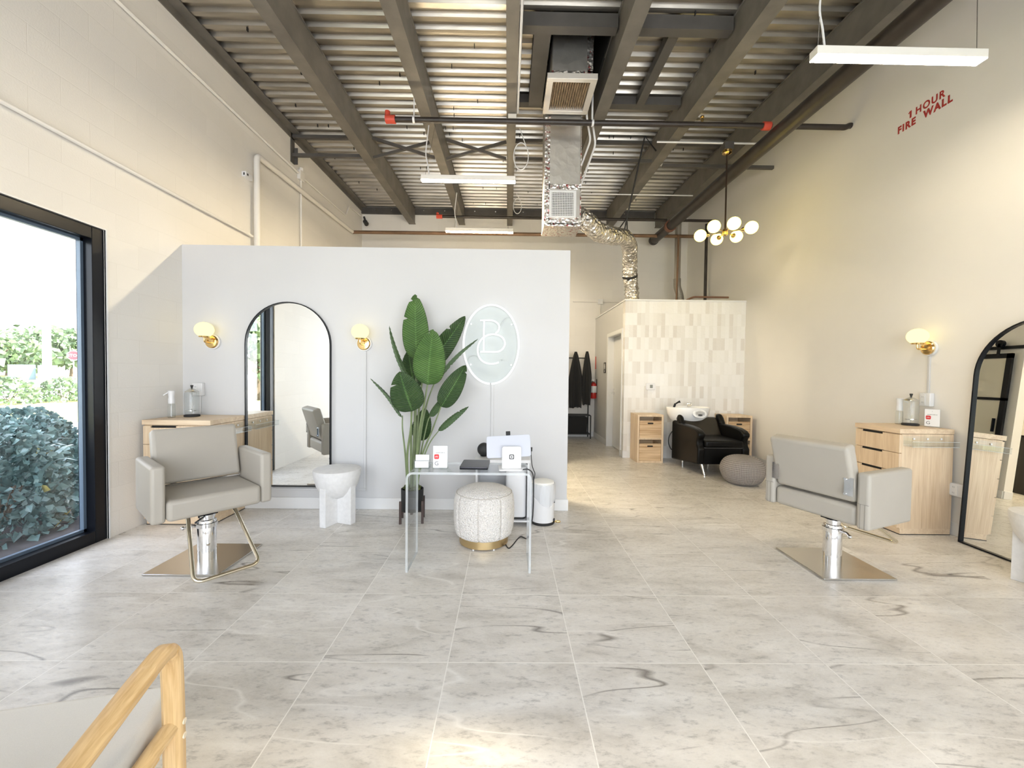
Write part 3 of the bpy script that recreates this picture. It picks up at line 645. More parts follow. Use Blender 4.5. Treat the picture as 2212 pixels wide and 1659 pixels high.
b = MB(); b.tube(fillet([(3.16, 0, 0), (3.86, 0, 0), (3.90, .0, .02), (3.925, 0, .02)], .03), .031, 14); b.build('pipe', M_PIPE, t)
b = MB(); b.tube([(3.16, 0, 0), (3.24, 0, 0)], .046, 12); b.build('coupling', M_RED, t)
t = thing('main_pipe', 'thick dark main pipe running along the warm white wall', 'pipe')
pz = lambda y: 4.06+.021*y
b = MB(); b.tube([(3.07, YF+.05, pz(YF)), (3.07, 8.72, pz(8.72))], .088, 20); b.build('pipe', M_PIPE, t)
for y in (7.85,):
    b = MB(); b.tube([(3.07, y-.04, pz(y)), (3.07, y+.04, pz(y))], .108, 18); b.build('coupling', mat('rust_coupling', (.20, .085, .05), .5), t)
b = MB(); b.tube([(3.07, 8.70, pz(8.72)), (3.07, 8.76, pz(8.76))], .10, 18); b.build('end_cap', M_PIPE, t)
t = thing('sprinkler_pipe', 'thin dark sprinkler pipe near the far wall with red end', 'pipe', (0, 7.85, 4.335))
b = MB(); b.tube([(-1.30, 0, 0), (3.0, 0, 0)], .026, 12); b.tube([(3.16, 0, 0), (3.925, 0, 0)], .026, 12); b.build('pipe', M_PIPE, t)
b = MB(); b.tube([(-1.38, 0, 0), (-1.27, 0, 0)], .04, 10); b.tube([(-1.36, 0, 0), (-1.36, 0, .07)], .025, 8); b.build('end_fitting', M_RED, t)
pipe('drain_pipe', 'white painted pipe rising and running along block wall', [(-3.15, 5.2, 0.0), (-3.15, 5.2, 4.05), (-3.15, 8.33, 4.19)], .036, mat('cream_pipe', (.78, .75, .70), .45), .07)
pipe('drain_pipe', 'brown pipe running across in front of far wall', [(-3.15, 8.36, 4.19), (3.88, 8.36, 4.21)], .034, M_COPPER)
pipe('riser_pipe', 'dark vertical riser pipe against warm white wall beyond restroom', [(3.84, 8.0, 4.33), (3.84, 8.0, PZ)], .028, M_PIPE)
pipe('riser_pipe', 'slim brown vertical pipe left of grey vent duct', [(3.42, 8.3, 4.21), (3.40, 8.3, PZ-.05)], .02, M_COPPER)
t = thing('vent_duct', 'slim galvanized vent duct bending down behind the tiled wall', 'duct')
b = MB(); b.tube([(3.49, 8.5, 4.6), (3.49, 8.5, 3.35)], .062, 16); b.build('duct_body', mat('galvanized_vent', (.45, .42, .37), .4, .7), t)
b = MB(); b.tube(catmull([(3.49, 8.5, 3.38), (3.50, 8.5, 3.2), (3.56, 8.5, 3.0), (3.60, 8.5, PZ-.04)], 5), .072, 16); b.build('flex_collar', mat('dull_sleeve', (.33, .31, .27), .5, .5, bump=(30, .6, .02)), t)
pipe('sprinkler_branch', 'small rusty sprinkler branch above the tiled wall top', [(2.90, 7.9, PZ-.02), (3.25, 7.2, 2.76), (3.87, 7.2, 2.76)], .017, mat('rusty_pipe', (.20, .10, .06), .5), .05)
# conduits on the block wall
def conduit(lab, pts, r=.017, m=None, fil=.05, name='conduit'):
    return pipe(name, lab, pts, r, m or mat('painted_conduit', (.80, .775, .73), .5), fil, 8, 'conduit')
conduit('upper painted conduit on the block wall reaching a junction box', [(XL+.03, YF, 4.30), (XL+.03, 6.26, 4.355)])
conduit('painted conduit rising towards rafters past the junction box', [(XL+.026, 6.46, 4.35), (XL+.026, 8.1, 4.42), (XL+.026, 8.25, 4.66), (XL+.026, 8.9, 4.72)], .012)
conduit('lower painted conduit on block wall above the window', [(XL+.03, YF, 3.03), (XL+.03, 5.15, 3.035)])
conduit('vertical painted conduit below junction box behind partition', [(XL+.026, 6.36, 4.28), (XL+.026, 6.36, 2.0)], .013)
b = MB(); b.box(XL, XL+.05, 6.29, 6.43, 4.28, 4.42); b.tube([(XL+.03, 6.36, 4.42), (XL+.03, 6.36, 4.47)], .03, 10)
tag(b.build('junction_box', mat('painted_conduit', (.8, .775, .73)), bev=.006), 'painted junction box joining conduits on block wall', 'junction box')
b = MB(); b.box(XL, XL+.05, 5.00, 5.13, 3.70, 3.76); b.mi = 1; b.box(XL+.02, XL+.035, 4.996, 5.0, 3.715, 3.745); b.box(XL+.05, XL+.053, 5.02, 5.045, 3.72, 3.745)
tag(b.build('wall_sensor', [M_PLASTIC, M_BLACKM], bev=.004), 'small white sensor on block wall beside vertical pipe', 'sensor')
t = thing('flood_lamp', 'small dark lamp head at end of conduit in far corner', 'lamp', (XL+.10, 8.98, 4.62))
b = MB(); b.sphere((0, -.02, 0), .05, (1, 1, .8), 12, 8); b.tube([(0, -.02, .03), (-.02, -.05, .1)], .02, 8); b.tube([(0, -.04, -.03), (.05, -.08, -.07)], [.03, .05], 10); b.build('lamp_head', M_BLACKM, t)
conduit('white conduit running along third joist to a small box', [(.085, YF, joistz(YF)+.02), (.085, 5.0, joistz(5)+.02)], .014, M_PLASTIC)
b = MB(); b.box(-.03, .07, 4.98, 5.06, joistz(5)-.09, joistz(5)-.004); tag(b.build('junction_box', mat('cream_box', (.72, .68, .60)), bev=.004), 'cream box under third joist near black pipe', 'junction box')
conduit('white conduit with bends right of square duct, left one', [(.90, 4.88, deckz(4.9)-.12), (.90, 4.9, 4.4), (.97, 5.0, 4.2), (.86, 5.3, 3.9), (.86, 5.34, 3.2)], .012, M_PLASTIC, .05)
conduit('white conduit with bends right of square duct, right one', [(.96, 4.88, deckz(4.9)-.12), (.965, 4.9, 4.38), (1.03, 5.0, 4.15), (.90, 5.45, 3.75), (.89, 5.5, 3.4)], .012, M_PLASTIC, .05)
conduit('thin pale conduit passing under the fourth and fifth joists', [(.86, 7.2, joistz(7.2)-.03), (3.2, 7.2, joistz(7.2)-.03)], .010, M_PLASTIC)
conduit('conduit pair feeding the chandelier canopy', [(1.95, 5.5, 4.475), (3.3, 5.5, 4.475)], .012, M_PLASTIC)
def loopwire(lab, c, r, z1):
    x, y, z = c; pts = [(x-.02, y, z1)]+[(x+r*.55*sin(a)+.0, y, z+r*cos(a)) for a in [k*pi/8 for k in range(-14, 3)]]
    b = MB(); b.tube(catmull(pts, 3), .006, 6); tag(b.build('cable_loop', M_PLASTIC), lab, 'cable')
loopwire('loop of white cable above the farther pendant end', (.14, 5.3, 4.15), .17, joistz(5.3)); loopwire('smaller loop of white cable near the far wall', (.14, 7.3, 4.33), .13, joistz(7.3))
# back wall junction
t = thing('junction_box', 'square white junction box with conduits on far wall', 'junction box', (2.02, YB, 2.98))
b = MB(); b.box(-.055, .055, -.05, -.001, -.055, .055); b.build('box', M_PLASTIC, t, bev=.005)
b = MB(); b.tube([(-.6, -.02, 0), (-.055, -.02, 0)], .012, 8); b.tube([(.055, -.02, 0), (.7, -.02, 0)], .012, 8); b.tube([(0, -.02, -.05), (0, -.02, -.45)], .012, 8); b.build('conduit_run', mat('painted_conduit', (.8, .775, .73)), t)

# ================================================================== LIGHT FIXTURES
def linear(lab, x0, y0, z0, cab, ln=1.19, up=0.0, lm=None):
    t = thing('pendant_light', lab, 'pendant light', (x0, y0, z0), 0, 'white linear pendants')
    b = MB(); b.box(0, ln, 0, .08, .005, .064); b.build('housing', mat('white_housing', (.82, .80, .76), .4), t, bev=.004)
    b = MB(); b.box(.003, ln-.003, .003, .077, 0, .006); b.build('diffuser', lm or M_LED, t, smooth=False)
    for k, (cx, dx) in enumerate(cab):
        b = MB(); zt = joistz(y0)-z0+up; b.tube([(cx, .04, .062), (cx+dx, .04, zt)], .0025, 5); b.build('suspension_cable', M_BRUSH, t)
    b = MB(); cx = cab[0][0]; b.tube(catmull([(cx+.05, .04, .062), (cx+.03, .04, .2), (cx+.005, .04, .35), (cx+.03, .04, .6), (cx+.04, .04, joistz(y0)-z0-.002)], 6), .007, 6); b.build('power_cord', M_PLASTIC, t)
    return t
linear('linear pendant glowing near the red stencil, closest to viewer', 2.10, 2.84, 3.585, ((.03, .02), (1.15, -.02)), lm=M_LEDS)
linear('linear pendant hanging between second and third joists, middle one', -1.12, 5.22, 3.80, ((.05, .12), (1.1, -.02)))
linear('linear pendant low against the far wall, farthest of three', -1.12, 7.27, 3.865, ((.15, .1), (1.1, -.02)), lm=M_LEDB)

def sconce(lab, loc, rz):
    t = thing('wall_sconce', lab, 'wall sconce', loc, rz, 'globe sconces')   # back on +y
    b = MB(); b.tube([(0, -.001, 0), (0, -.022, 0)], .074, 32); b.build('canopy_ring', M_TRIM, t, bev=.003)
    b = MB(); b.tube([(0, -.022, 0), (0, -.030, 0), (0, -.040, 0), (0, -.046, 0)], [.062, .064, .056, .02], 32); b.tube([(-.03, -.04, .012), (-.03, -.055, .012)], .007, 8); b.tube([(.03, -.04, .012), (.03, -.055, .012)], .007, 8); b.build('wall_plate', M_BRASS, t)
    b = MB(); b.tube(fillet([(0, -.04, -.012), (0, -.125, -.012), (0, -.125, .035)], .03), .008, 10); b.build('arm', M_BRASS, t)
    b = MB(); b.lathe([(.010, .030), (.043, .034), (.047, .046), (.044, .047)], 28, (0, -.125, 0)); b.build('socket_cup', M_BRASS, t)
    b = MB(); prof = [(.046, .045)]+[(.080*cos(a), .107+.072*sin(a)) for a in [radians(d) for d in range(-50, 91, 10)]]
    b.lathe(prof, 32, (0, -.125, 0)); b.build('globe_shade', M_GLOBE, t)
    return t
sc0 = sconce('globe sconce on partition between corner and arched mirror', (-2.905, YP, 1.65), 0)
dup(sc0, (-1.42, YP, 1.65), 0, 'globe sconce on partition between arched mirror and plant')
dup(sc0, (XR, 3.775, 1.655), radians(-90), 'globe sconce on warm white wall above oak cabinet')

t = thing('chandelier', 'brass chandelier with six glowing globes on a dark rod', 'chandelier', (2.89, 5.5, 3.30))
b = MB(); b.tube([(0, 0, .02), (0, 0, 1.06)], .011, 10); b.build('rod', mat('bronze_rod', (.06, .04, .03), .35, .6), t)
b = MB(); b.lathe([(.02, 1.02), (.06, 1.04), (.062, 1.06), (.06, 1.075)], 24); b.build('canopy', M_BRASS, t)
b = MB(); b.box(-.06, .06, -.06, .06, 1.075, 1.17); b.build('ceiling_box', M_STEELD, t, smooth=False)
b = MB(); b.lathe([(.012, -.05), (.03, -.035), (.036, 0), (.03, .03), (.012, .05)], 20); b.build('hub', M_BRASS, t)
for a in (35, 82, 147, 217, 261, 326):
    a = radians(a); c, s = cos(a), sin(a)
    b = MB(); b.tube([(.03*c, .03*s, 0), (.23*c, .23*s, 0)], .007, 8); b.tube([(.19*c, .19*s, 0), (.22*c, .22*s, 0)], [.018, .032], 14); ar = b.build('arm', M_BRASS, t)
    b = MB(); b.sphere((.305*c, .305*s, .005), .080, (1, 1, 1), 24, 16); b.build('globe_shade', M_GLOBE2, ar)

# neon monogram sign
K = .004576
npx = lambda x, y: (-.165+(1000+x/8.29-1061.5)*K, -.0, 1.657-(640+y/8.29-744)*K)
t = thing('neon_sign', 'oval white neon monogram sign glowing on partition', 'neon sign', (0, YP-.035, 0))
def ell(rx, rz, n=64, a0=0, a1=2*pi): return [(-.165+rx*sin(a0+(a1-a0)*k/n), 0, 1.657-rz*cos(a0+(a1-a0)*k/n)) for k in range(n+1)]
b = MB(); b.rings([[(x, .012, z) for x, _, z in ell(.262, .380)[:-1]], [(x, .018, z) for x, _, z in ell(.262, .380)[:-1]]]); b.build('acrylic_backing', clear('neon_backing', (.972, .988, .985), 1.2, gl=.15), t, smooth=False)
b = MB(); b.tube(ell(.272, .388, 72, radians(1.5), radians(358)), .0095, 8); b.build('oval_tube', M_NEON, t)
def ntube(pts, n=6, r=.0085):
    b = MB(); b.tube(catmull([npx(*p) for p in pts], n), r, 8); return b
ntube([(310, 438), (480, 432), (580, 455), (640, 510), (650, 570), (630, 625), (585, 662)]).build('letter_b_upper_bowl', M_NEON, t)
ntube([(380, 440), (378, 700), (378, 990)], 3).build('letter_b_stem', M_NEON, t)
ntube([(320, 995), (450, 995), (610, 993), (700, 955), (752, 870), (745, 790), (690, 720), (580, 682), (470, 690), (370, 740), (300, 830), (270, 940), (280, 1040), (320, 1125), (400, 1185), (500, 1208), (590, 1200), (650, 1178)]).build('letter_c_and_lower_bowl', M_NEON, t)
wl = mat('neon_lead', (.55, .58, .58), .5)
ntube([(600, 660), (660, 590), (690, 500), (740, 420), (800, 382), (870, 385)], 5, .0028).build('lead_wire', wl, t)
ntube([(310, 1115), (250, 1070), (180, 1068), (120, 1100), (95, 1160), (95, 1220), (110, 1270)], 5, .0028).build('lead_wire', wl, t)
b = MB(); p = npx(708, 1135)
for a in (0, pi/2):
    b.tube([(p[0]-.018*cos(a), 0, p[2]-.018*sin(a)), (p[0]+.018*cos(a), 0, p[2]+.018*sin(a))], .0016, 5)
b.sphere(p, .005, (1, 1, 1), 8, 6); b.build('sparkle_mark', wl, t)
for dx in (-.2, .2):
    for dz in (-.2, .2):
        b = MB(); b.tube([(-.165+dx, .035, 1.657+dz), (-.165+dx, .008, 1.657+dz)], .006, 8); b.build('standoff', M_CHROME, t)

# surface raceways and outlet boxes on the walls
def raceway(lab, segs, cat='cable cover'):
    b = MB()
    for s in segs: b.box(*s)
    return tag(b.build('raceway', M_PAINT, bev=.003, smooth=False), lab, cat)
raceway('white cable cover from sconce down and under the arched mirror', [(-1.412-.012, -1.412+.012, YP-.012, YP, .215, 1.575), (-2.33, -1.40, YP-.012, YP, .185, .208)])
raceway('white cable cover from neon sign down behind monitor', [(-.148-.014, -.148+.014, YP-.013, YP, .58, 1.262)])
raceway('white cable cover under outlet box in the corner', [(-3.045, -3.025, YP-.012, YP, .945, 1.118)])
raceway('white cable cover between sconce and outlet on warm wall', [(XR-.012, XR, 3.765, 3.787, 1.235, 1.58)])
def outlet(lab, loc, rz, w=.10, hh=.125, dd=.045, small=False):
    t = thing('outlet_box', lab, 'outlet', loc, rz)
    b = MB(); b.box(-w/2, w/2, -dd, -.001, -hh/2, hh/2); b.build('box', M_PLASTIC, t, bev=.006)
    b = MB(); b.box(-w/2+.012, w/2-.04, -dd-.004, -dd, -hh/2+.01, hh/2-.01); cp = b.build('cover_plate', M_TRIM, t, bev=.002)
    b = MB()
    for z in (-.025, .025):
        for x in (-.018, -.006): b.box(x-.0015, x+.0015, -dd-.006, -dd-.004, z-.006, z+.006)
    b.build('slot', mat('slot_grey', (.4, .4, .4)), cp, smooth=False)
outlet('white outlet box on partition above oak cabinet in window corner', (-3.04, YP, 1.182), 0)
outlet('white outlet box on warm white wall above oak cabinet', (XR, 3.77, 1.175), radians(-90))
outlet('white outlet box low between oak cabinet and leaning mirror', (XR, 3.475, .41), radians(-90), .12, .11, .05)
outlet('small white outlet box on far wall below black cape', (1.50, YB, .70), 0, .07, .1, .02)

t = thing('thermostat', 'white thermostat with grey screen on tiled wall', 'thermostat', (2.365, YT, 1.19))
b = MB(); b.prism(rrect(-.075, .075, -.055, .055, .012), XZ, -.001, -.022); b.build('body', M_PLASTIC, t, bev=.003)
b = MB(); b.box(-.012, .035, -.0235, -.022, -.026, .028); b.build('screen', mat('lcd_grey', (.20, .21, .20), .3), t, smooth=False)
t = thing('restroom_sign', 'dark restroom sign with pale figures beside the white door', 'sign', (XT, 8.11, 1.515))
b = MB(); b.box(-.008, -.001, -.085, .085, -.105, .105); b.build('plate', mat('sign_brown', (.035, .028, .026), .4), t, bev=.002)
b = MB(); xf = -.0095
for y0, dress in ((.032, 0), (-.032, 1)):
    b.tube([(xf, y0, .072), (xf+.0014, y0, .072)], .011, 12)
    if dress: b.prism([(y0-.010, .058), (y0+.010, .058), (y0+.022, .005), (y0-.022, .005)], YZ, xf, xf+.0014)
    else: b.box(xf, xf+.0014, y0-.014, y0+.014, .008, .058)
    for s in (-.007, .007): b.box(xf, xf+.0014, y0+s-.004, y0+s+.004, -.03, .008)
b.box(xf, xf+.0014, -.003, .003, -.03, .08)
b.tube([(xf, 0, -.068), (xf+.0014, 0, -.068)], .022, 14)
b.build('pictogram', M_CARD, t, smooth=False)
b = MB(); b.box(XT-.014, XT, 8.93, 8.955, 1.50, 1.77); tag(b.build('wall_sign', M_RED, smooth=False), 'narrow red sign seen edge on above the extinguisher', 'sign')
t = thing('fire_extinguisher', 'red fire extinguisher hung on corridor wall', 'fire extinguisher', (XT-.075, 8.82, .86))
b = MB(); b.lathe([(.02, 0), (.062, .004), (.068, .02), (.068, .28), (.055, .325), (.025, .345), (.022, .36)], 24); b.build('cylinder', M_REDEXT, t)
b = MB(); b.lathe([(.069, .13), (.0695, .131), (.0695, .27), (.069, .271)], 24, cap=False); b.build('label_band', M_CARD, t)
b = MB(); b.tube([(0, 0, .355), (0, 0, .385)], .018, 12); b.box(-.05, .03, -.01, .01, .385, .395); b.box(-.055, .03, -.01, .01, .405, .415); b.build('valve_handle', M_CHROME, t)
b = MB(); b.tube(catmull([(.0, -.02, .37), (-.05, -.03, .36), (-.075, -.03, .25), (-.072, -.02, .12)], 6), .008, 8); b.build('hose', M_BLACKM, t)
b = MB(); b.box(.065, .0745, -.02, .02, .1, .42); b.build('bracket', M_BLACKM, t, smooth=False)

# ================================================================== SALON CHAIRS
def salon_chair(lab, loc, rz, tilt):
    t = thing('salon_chair', lab, 'salon chair', loc, rz, 'grey salon chairs')
    b = MB(); b.box(-.25, .25, -.25, .25, .002, .014); bp = b.build('base_plate', M_BRUSH, t, bev=.003, smooth=False); bp.rotation_euler = (0, 0, -rz)
    b = MB(); b.lathe([(.058, .013), (.058, .29), (.055, .297), (.046, .30), (.046, .315), (.052, .318), (.052, .335), (.03, .338)], 36); b.build('hydraulic_column', M_CHROME, t)
    b = MB(); b.lathe([(.060, .245), (.066, .248), (.066, .275), (.060, .278)], 32, cap=False); b.tube(fillet([(.06, .0, .262), (.10, -.01, .264), (.13, -.04, .255)], .02), .009, 10); b.sphere((.13, -.04, .255), .014, (1, 1, 1), 12, 8); b.build('pump_lever', M_CHROME, t)
    b = MB(); b.tube([(.03, .05, .33), (.12, .24, .36)], .007, 8); b.build('lock_rod', M_BLACK, t)
    b = MB(); b.box(-.055, .055, -.055, .055, .338, .40); b.box(-.10, .10, -.06, .12, .385, .40); b.build('under_frame', M_BLACK, t, bev=.004, smooth=False)
    b = MB(); b.box(-.2695, .2695, -.245, .255, .398, .535); b.build('seat', M_LEATH, t, bev=.028, seg=4)
    for s in (-1, 1):
        b = MB(); b.box(.271*s if s > 0 else -.346, .346 if s > 0 else -.271, -.26, .238, .395, .762); ar = b.build('armrest', M_LEATH, t, bev=.02, seg=4)
        b = MB()
        for x in (.296, .321): b.box(s*x-.0008, s*x+.0008, -.2612, -.259, .40, .56)
        b.box(min(s*.275, s*.342), max(s*.275, s*.342), -.2612, -.259, .559, .5606); b.build('seam', mat('seam_grey', (.20, .185, .165), .7), ar, smooth=False)
        b = MB(); xs = sorted((s*.268, s*.215)); b.bar((s*.268, -.285, .66), (s*.215, -.285, .66), .004, .12); 
        br = b.build('back_bracket', M_CHROME, t, smooth=False)
        b = MB()
        for z in (.612, .708): b.tube([(s*.222, -.287, z), (s*.222, -.294, z)], .008, 10)
        b.build('bracket_screw', M_CHROME, br)
    y = lambda z, f: (-.14-.12*(z-.555)/.39) if f else (-.235-.11*(z-.555)/.37)
    b = MB(); xw = .262
    b.rings([[(-xw, -.145, .562), (xw, -.145, .562), (xw, -.238, .548), (-xw, -.238, .548)], [(-xw, -.262, .945), (xw, -.262, .945), (xw, -.350, .918), (-xw, -.350, .918)]])
    b.build('backrest', M_LEATH, t, bev=.024, seg=4)
    b = MB(); b.tube([(-.262, -.175, .545), (.262, -.175, .545)], .009, 8); b.build('back_rail', M_CHROME, t)
    b = MB(); zl, yl = tilt
    pts = [(-.13, .05, .385), (-.135, .12, .375), (-.185, yl, zl), (.185, yl, zl), (.135, .12, .375), (.13, .05, .385)]
    b.tube(fillet(pts, .06, 8), .0125, 12); b.build('footrest', M_CHAMP, t)
    return t
salon_chair('grey salon chair by the window facing the room', (-2.157, 2.955, 0), 4.014, (.055, .47))
salon_chair('grey salon chair seen from behind beside oak cabinet and leaning mirror', (2.40, 2.955, 0), -1.184, (.15, .47))

# ================================================================== STATION CABINETS
def cabinet(lab, loc, rz, w, d, tray_side):
    t = thing('station_cabinet', lab, 'cabinet', loc, rz)
    b = MB(); b.box(-w/2, w/2, -d/2+.02, d/2, .055, .885); b.build('carcass', M_OAK, t, bev=.002, smooth=False)
    b = MB(); b.box(-w/2+.004, w/2-.004, -d/2+.03, d/2, .0, .055); b.build('toe_kick', M_OAKX, t, smooth=False)
    b = MB(); b.box(-w/2+.002, w/2-.002, -d/2+.026, d/2, 0, .006); b.build('plinth_strip', M_BLACKM, t, smooth=False)
    b = MB(); b.box(-w/2-.004, w/2+.004, -d/2-.004, d/2, .888, .93); b.build('cabinet_top', M_OAKX, t, bev=.002, smooth=False)
    n = 5; hh = (.882-.06)/n
    for k in range(n):
        z0 = .062+hh*k; z1 = z0+hh-.006
        b = MB(); b.box(-w/2+.004, w/2-.004, -d/2, -d/2+.02, z0, z1-.016); b.box(-w/2+.004, -w/2+.07, -d/2, -d/2+.02, z1-.016, z1); b.box(-w/2+.29, w/2-.004, -d/2, -d/2+.02, z1-.016, z1)
        dr = b.build('drawer', M_OAK, t, smooth=False)
        b = MB(); b.box(-w/2+.07, -w/2+.29, -d/2+.012, -d/2+.02, z1-.016, z1+.002); b.build('finger_pull', M_DARK, dr, smooth=False)
    b = MB(); s = tray_side; x = s*w/2; dx = s*.085
    X = lambda a: sorted((x+s*.001, x+s*a))
    y0, y1 = -d/2+.03, d/2-.04
    b.box(*X(.086), y0, y1, .785, .788); b.box(*sorted((x+s*.083, x+s*.086)), y0, y1, .788, .83); b.box(*X(.004), y0, y1, .788, .868); b.box(*X(.086), y0, y0+.003, .788, .835); b.box(*X(.086), y1-.003, y1, .788, .835)
    tr = b.build('clear_tray', M_ACRYL, t, smooth=False)
    b = MB(); b.box(*sorted((x+s*.082, x+s*.087)), y0, y1, .829, .832); b.box(*sorted((x+s*.080, x+s*.087)), y0, y1, .784, .7875); b.build('tray_edge', M_ACRED, tr, smooth=False)
    b = MB()
    for yy in (-.12, 0, .12): b.tube([(x+s*.004, yy, .845), (x+s*.010, yy, .845)], .008, 10)
    b.build('tray_screw', M_PLASTIC, tr)
    return t
cabinet('light oak drawer cabinet in the window corner', (-2.885, 3.838, 0), 0, .585, .48, 1)
cabinet('light oak drawer cabinet against warm white wall', (3.66, 3.745, 0), radians(-90), .455, .475, 1)

def spray(lab, loc, rz):
    t = thing('spray_bottle', lab, 'spray bottle', loc, rz, 'spray bottles')
    b = MB(); b.lathe([(.026, 0), (.029, .004), (.029, .10), (.026, .125), (.020, .135), (.020, .14)], 24); b.build('bottle', M_JAR, t)
    b = MB(); b.lathe([(.025, .13), (.026, .165), (.022, .19), (.026, .225), (.028, .245), (.02, .25)], 20); b.build('spray_head', M_PLASTIC, t)
    b = MB(); b.bar((-.02, 0, .235), (-.06, 0, .205), .014, .008); b.build('trigger', M_PLASTIC, t)
    b = MB(); b.tube([(0, 0, .006), (0, 0, .13)], .003, 6); b.build('dip_tube', M_PLASTIC, t)
    return t
s0 = spray('clear spray bottle on oak cabinet in window corner', (-3.09, 3.80, .93), .3)
dup(s0, (3.78, 3.90, .93), 2.6, 'clear spray bottle on oak cabinet by warm white wall')
def jar(lab, loc):
    t = thing('disinfectant_jar', lab, 'jar', loc, 0, 'glass disinfectant jars')
    b = MB(); b.lathe([(.062, .0), (.064, .006), (.064, .016), (.058, .02)], 32); b.build('base_ring', M_BLACKM, t)
    b = MB(); b.lathe([(.055, .018), (.057, .05), (.057, .225), (.053, .235)], 32, cap=False); b.build('glass_body', M_JAR, t)
    b = MB(); b.lathe([(.058, .233), (.056, .238), (.03, .255), (.010, .268)], 32, cap=False); b.build('lid', mat('steel_lid', (.62, .62, .60), .25, .9), t)
    b = MB(); b.lathe([(.006, .262), (.008, .275), (.013, .295), (.010, .298)], 16); b.build('lid_knob', M_BLACKM, t)
    b = MB(); b.tube([(0, 0, .03), (0, 0, .262)], .003, 6); b.lathe([(.045, .055), (.047, .056), (.047, .062), (.045, .063)], 24); b.build('lift_basket', M_CHROME, t)
    return t
j0 = jar('tall glass jar with black knob on oak cabinet in window corner', (-2.98, 3.90, .93))
dup(j0, (3.79, 3.80, .93), 0, 'tall glass jar with black knob on oak cabinet by warm white wall')

def sign_stand(lab, loc, rz, grp):
    t = thing('sign_stand', lab, 'sign', loc, rz, grp)
    b = MB(); b.box(-.052, .052, -.002, .002, .0, .165); b.box(-.052, .052, -.002, .05, .0, .003); st = b.build('acrylic_holder', M_ACRYL, t, smooth=False)
    b = MB(); b.box(-.050, .050, -.0035, -.0022, .008, .163); b.build('card', M_CARD, t, smooth=False)
    b = MB(); b.prism(rrect(-.042, -.008, .070, .104, .008), XZ, -.0042, -.0036); b.build('red_icon', M_REDINK, t, smooth=False)
    Mx = lambda x, z: frame_m((x, -.0046, z), (1, 0, 0), (0, 0, 1))
    text('icon_lettering', 'yelp', .0135, M_CARD, t, Mx(-.026, .084), .0002, 'CENTER', .95)
    text('g_mark', 'G', .040, mat('g_mark_grey', (.10, .11, .12), .5), t, Mx(-.025, .026), .0002, 'CENTER')
    text('heading', 'connect with us', .0105, M_INK, t, Mx(0, .112), .0002, 'CENTER')
    b = MB(); b.prism([(.005*cos(2*pi*k/10)*(1 if k % 2 else .5), .142+.005*sin(2*pi*k/10)*(1 if k % 2 else .5)) for k in range(10)], XZ, -.0042, -.0036); b.build('emblem', mat('pale_ink', (.6, .6, .6)), t, smooth=False)
    return t

# ================================================================== MIRRORS
def arch(w, h, n=28, inset=0):
    r = w/2-inset; zc = h-w/2
    return [(-r, inset), (r, inset)]+[(r*cos(pi*k/n), zc+r*sin(pi*k/n)) for k in range(n+1)]
def arched_mirror(lab, w, h, fr):
    t = thing('arched_mirror', lab, 'mirror')
    o, i = arch(w, h), arch(w, h, inset=fr)
    b = MB(); R = b.rings([[(u, 0, v) for u, v in o], [(u, -.03, v) for u, v in o], [(u, -.03, v) for u, v in i], [(u, -.012, v) for u, v in i]], True, False); b.build('mirror_frame', M_BLACK, t, smooth=False)
    b = MB(); b.rings([[(u, -.001, v) for u, v in i], [(u, -.012, v) for u, v in i]]); b.build('mirror_glass', M_MIRROR, t, smooth=False)
    return t
m1 = arched_mirror('black framed arched mirror mounted on partition by window chair', .84, 1.825, .009)
m1.location = (-2.165, YP, .225)
m2 = arched_mirror('tall arched mirror leaning on warm white wall', .86, 1.83, .011)
m2.matrix_world = Matrix.Translation((3.815, 2.94, .002)) @ Matrix.Rotation(radians(-90-2.0), 4, 'Z') @ Matrix.Rotation(radians(-3.1), 4, 'X')

# ================================================================== DESK GROUP
DX0, DX1, DYa, DYb, DZt = -.685, .175, 2.78, 3.10, .692
t = thing('acrylic_desk', 'clear acrylic waterfall desk in front of white partition', 'desk', (0, 0, 0))
th = .016
outer = fillet([(DX0, 0, 0), (DX0, 0, DZt), (DX1, 0, DZt), (DX1, 0, 0)], .055, 8); inner = fillet([(DX0+th, 0, 0), (DX0+th, 0, DZt-th), (DX1-th, 0, DZt-th), (DX1-th, 0, 0)], .035, 8)
poly = [(p.x, p.z) for p in outer]+[(p.x, p.z) for p in inner[::-1]]
b = MB(); no = len(outer)
for k in range(no-1):
    (xa, za), (xb, zb) = (outer[k].x, outer[k].z), (outer[k+1].x, outer[k+1].z); (xc, zc), (xd, zd) = (inner[k].x, inner[k].z), (inner[k+1].x, inner[k+1].z)
    b.quad((xa, DYa, za), (xb, DYa, zb), (xb, DYb, zb), (xa, DYb, za)); b.quad((xc, DYa, zc), (xc, DYb, zc), (xd, DYb, zd), (xd, DYa, zd))
b.build('sheet', M_ACRYL, t)
b = MB()
for k in range(no-1):
    (xa, za), (xb, zb) = (outer[k].x, outer[k].z), (outer[k+1].x, outer[k+1].z); (xc, zc), (xd, zd) = (inner[k].x, inner[k].z), (inner[k+1].x, inner[k+1].z)
    for y in (DYa, DYb): b.quad((xa, y, za), (xb, y, zb), (xd, y, zd), (xc, y, zc))
for s, i in ((0, 0), (-1, -1)): b.quad((outer[s].x, DYa, .001), (outer[s].x, DYb, .001), (inner[s].x, DYb, .001), (inner[s].x, DYa, .001))
b.build('polished_edge', M_ACRED, t, smooth=False)

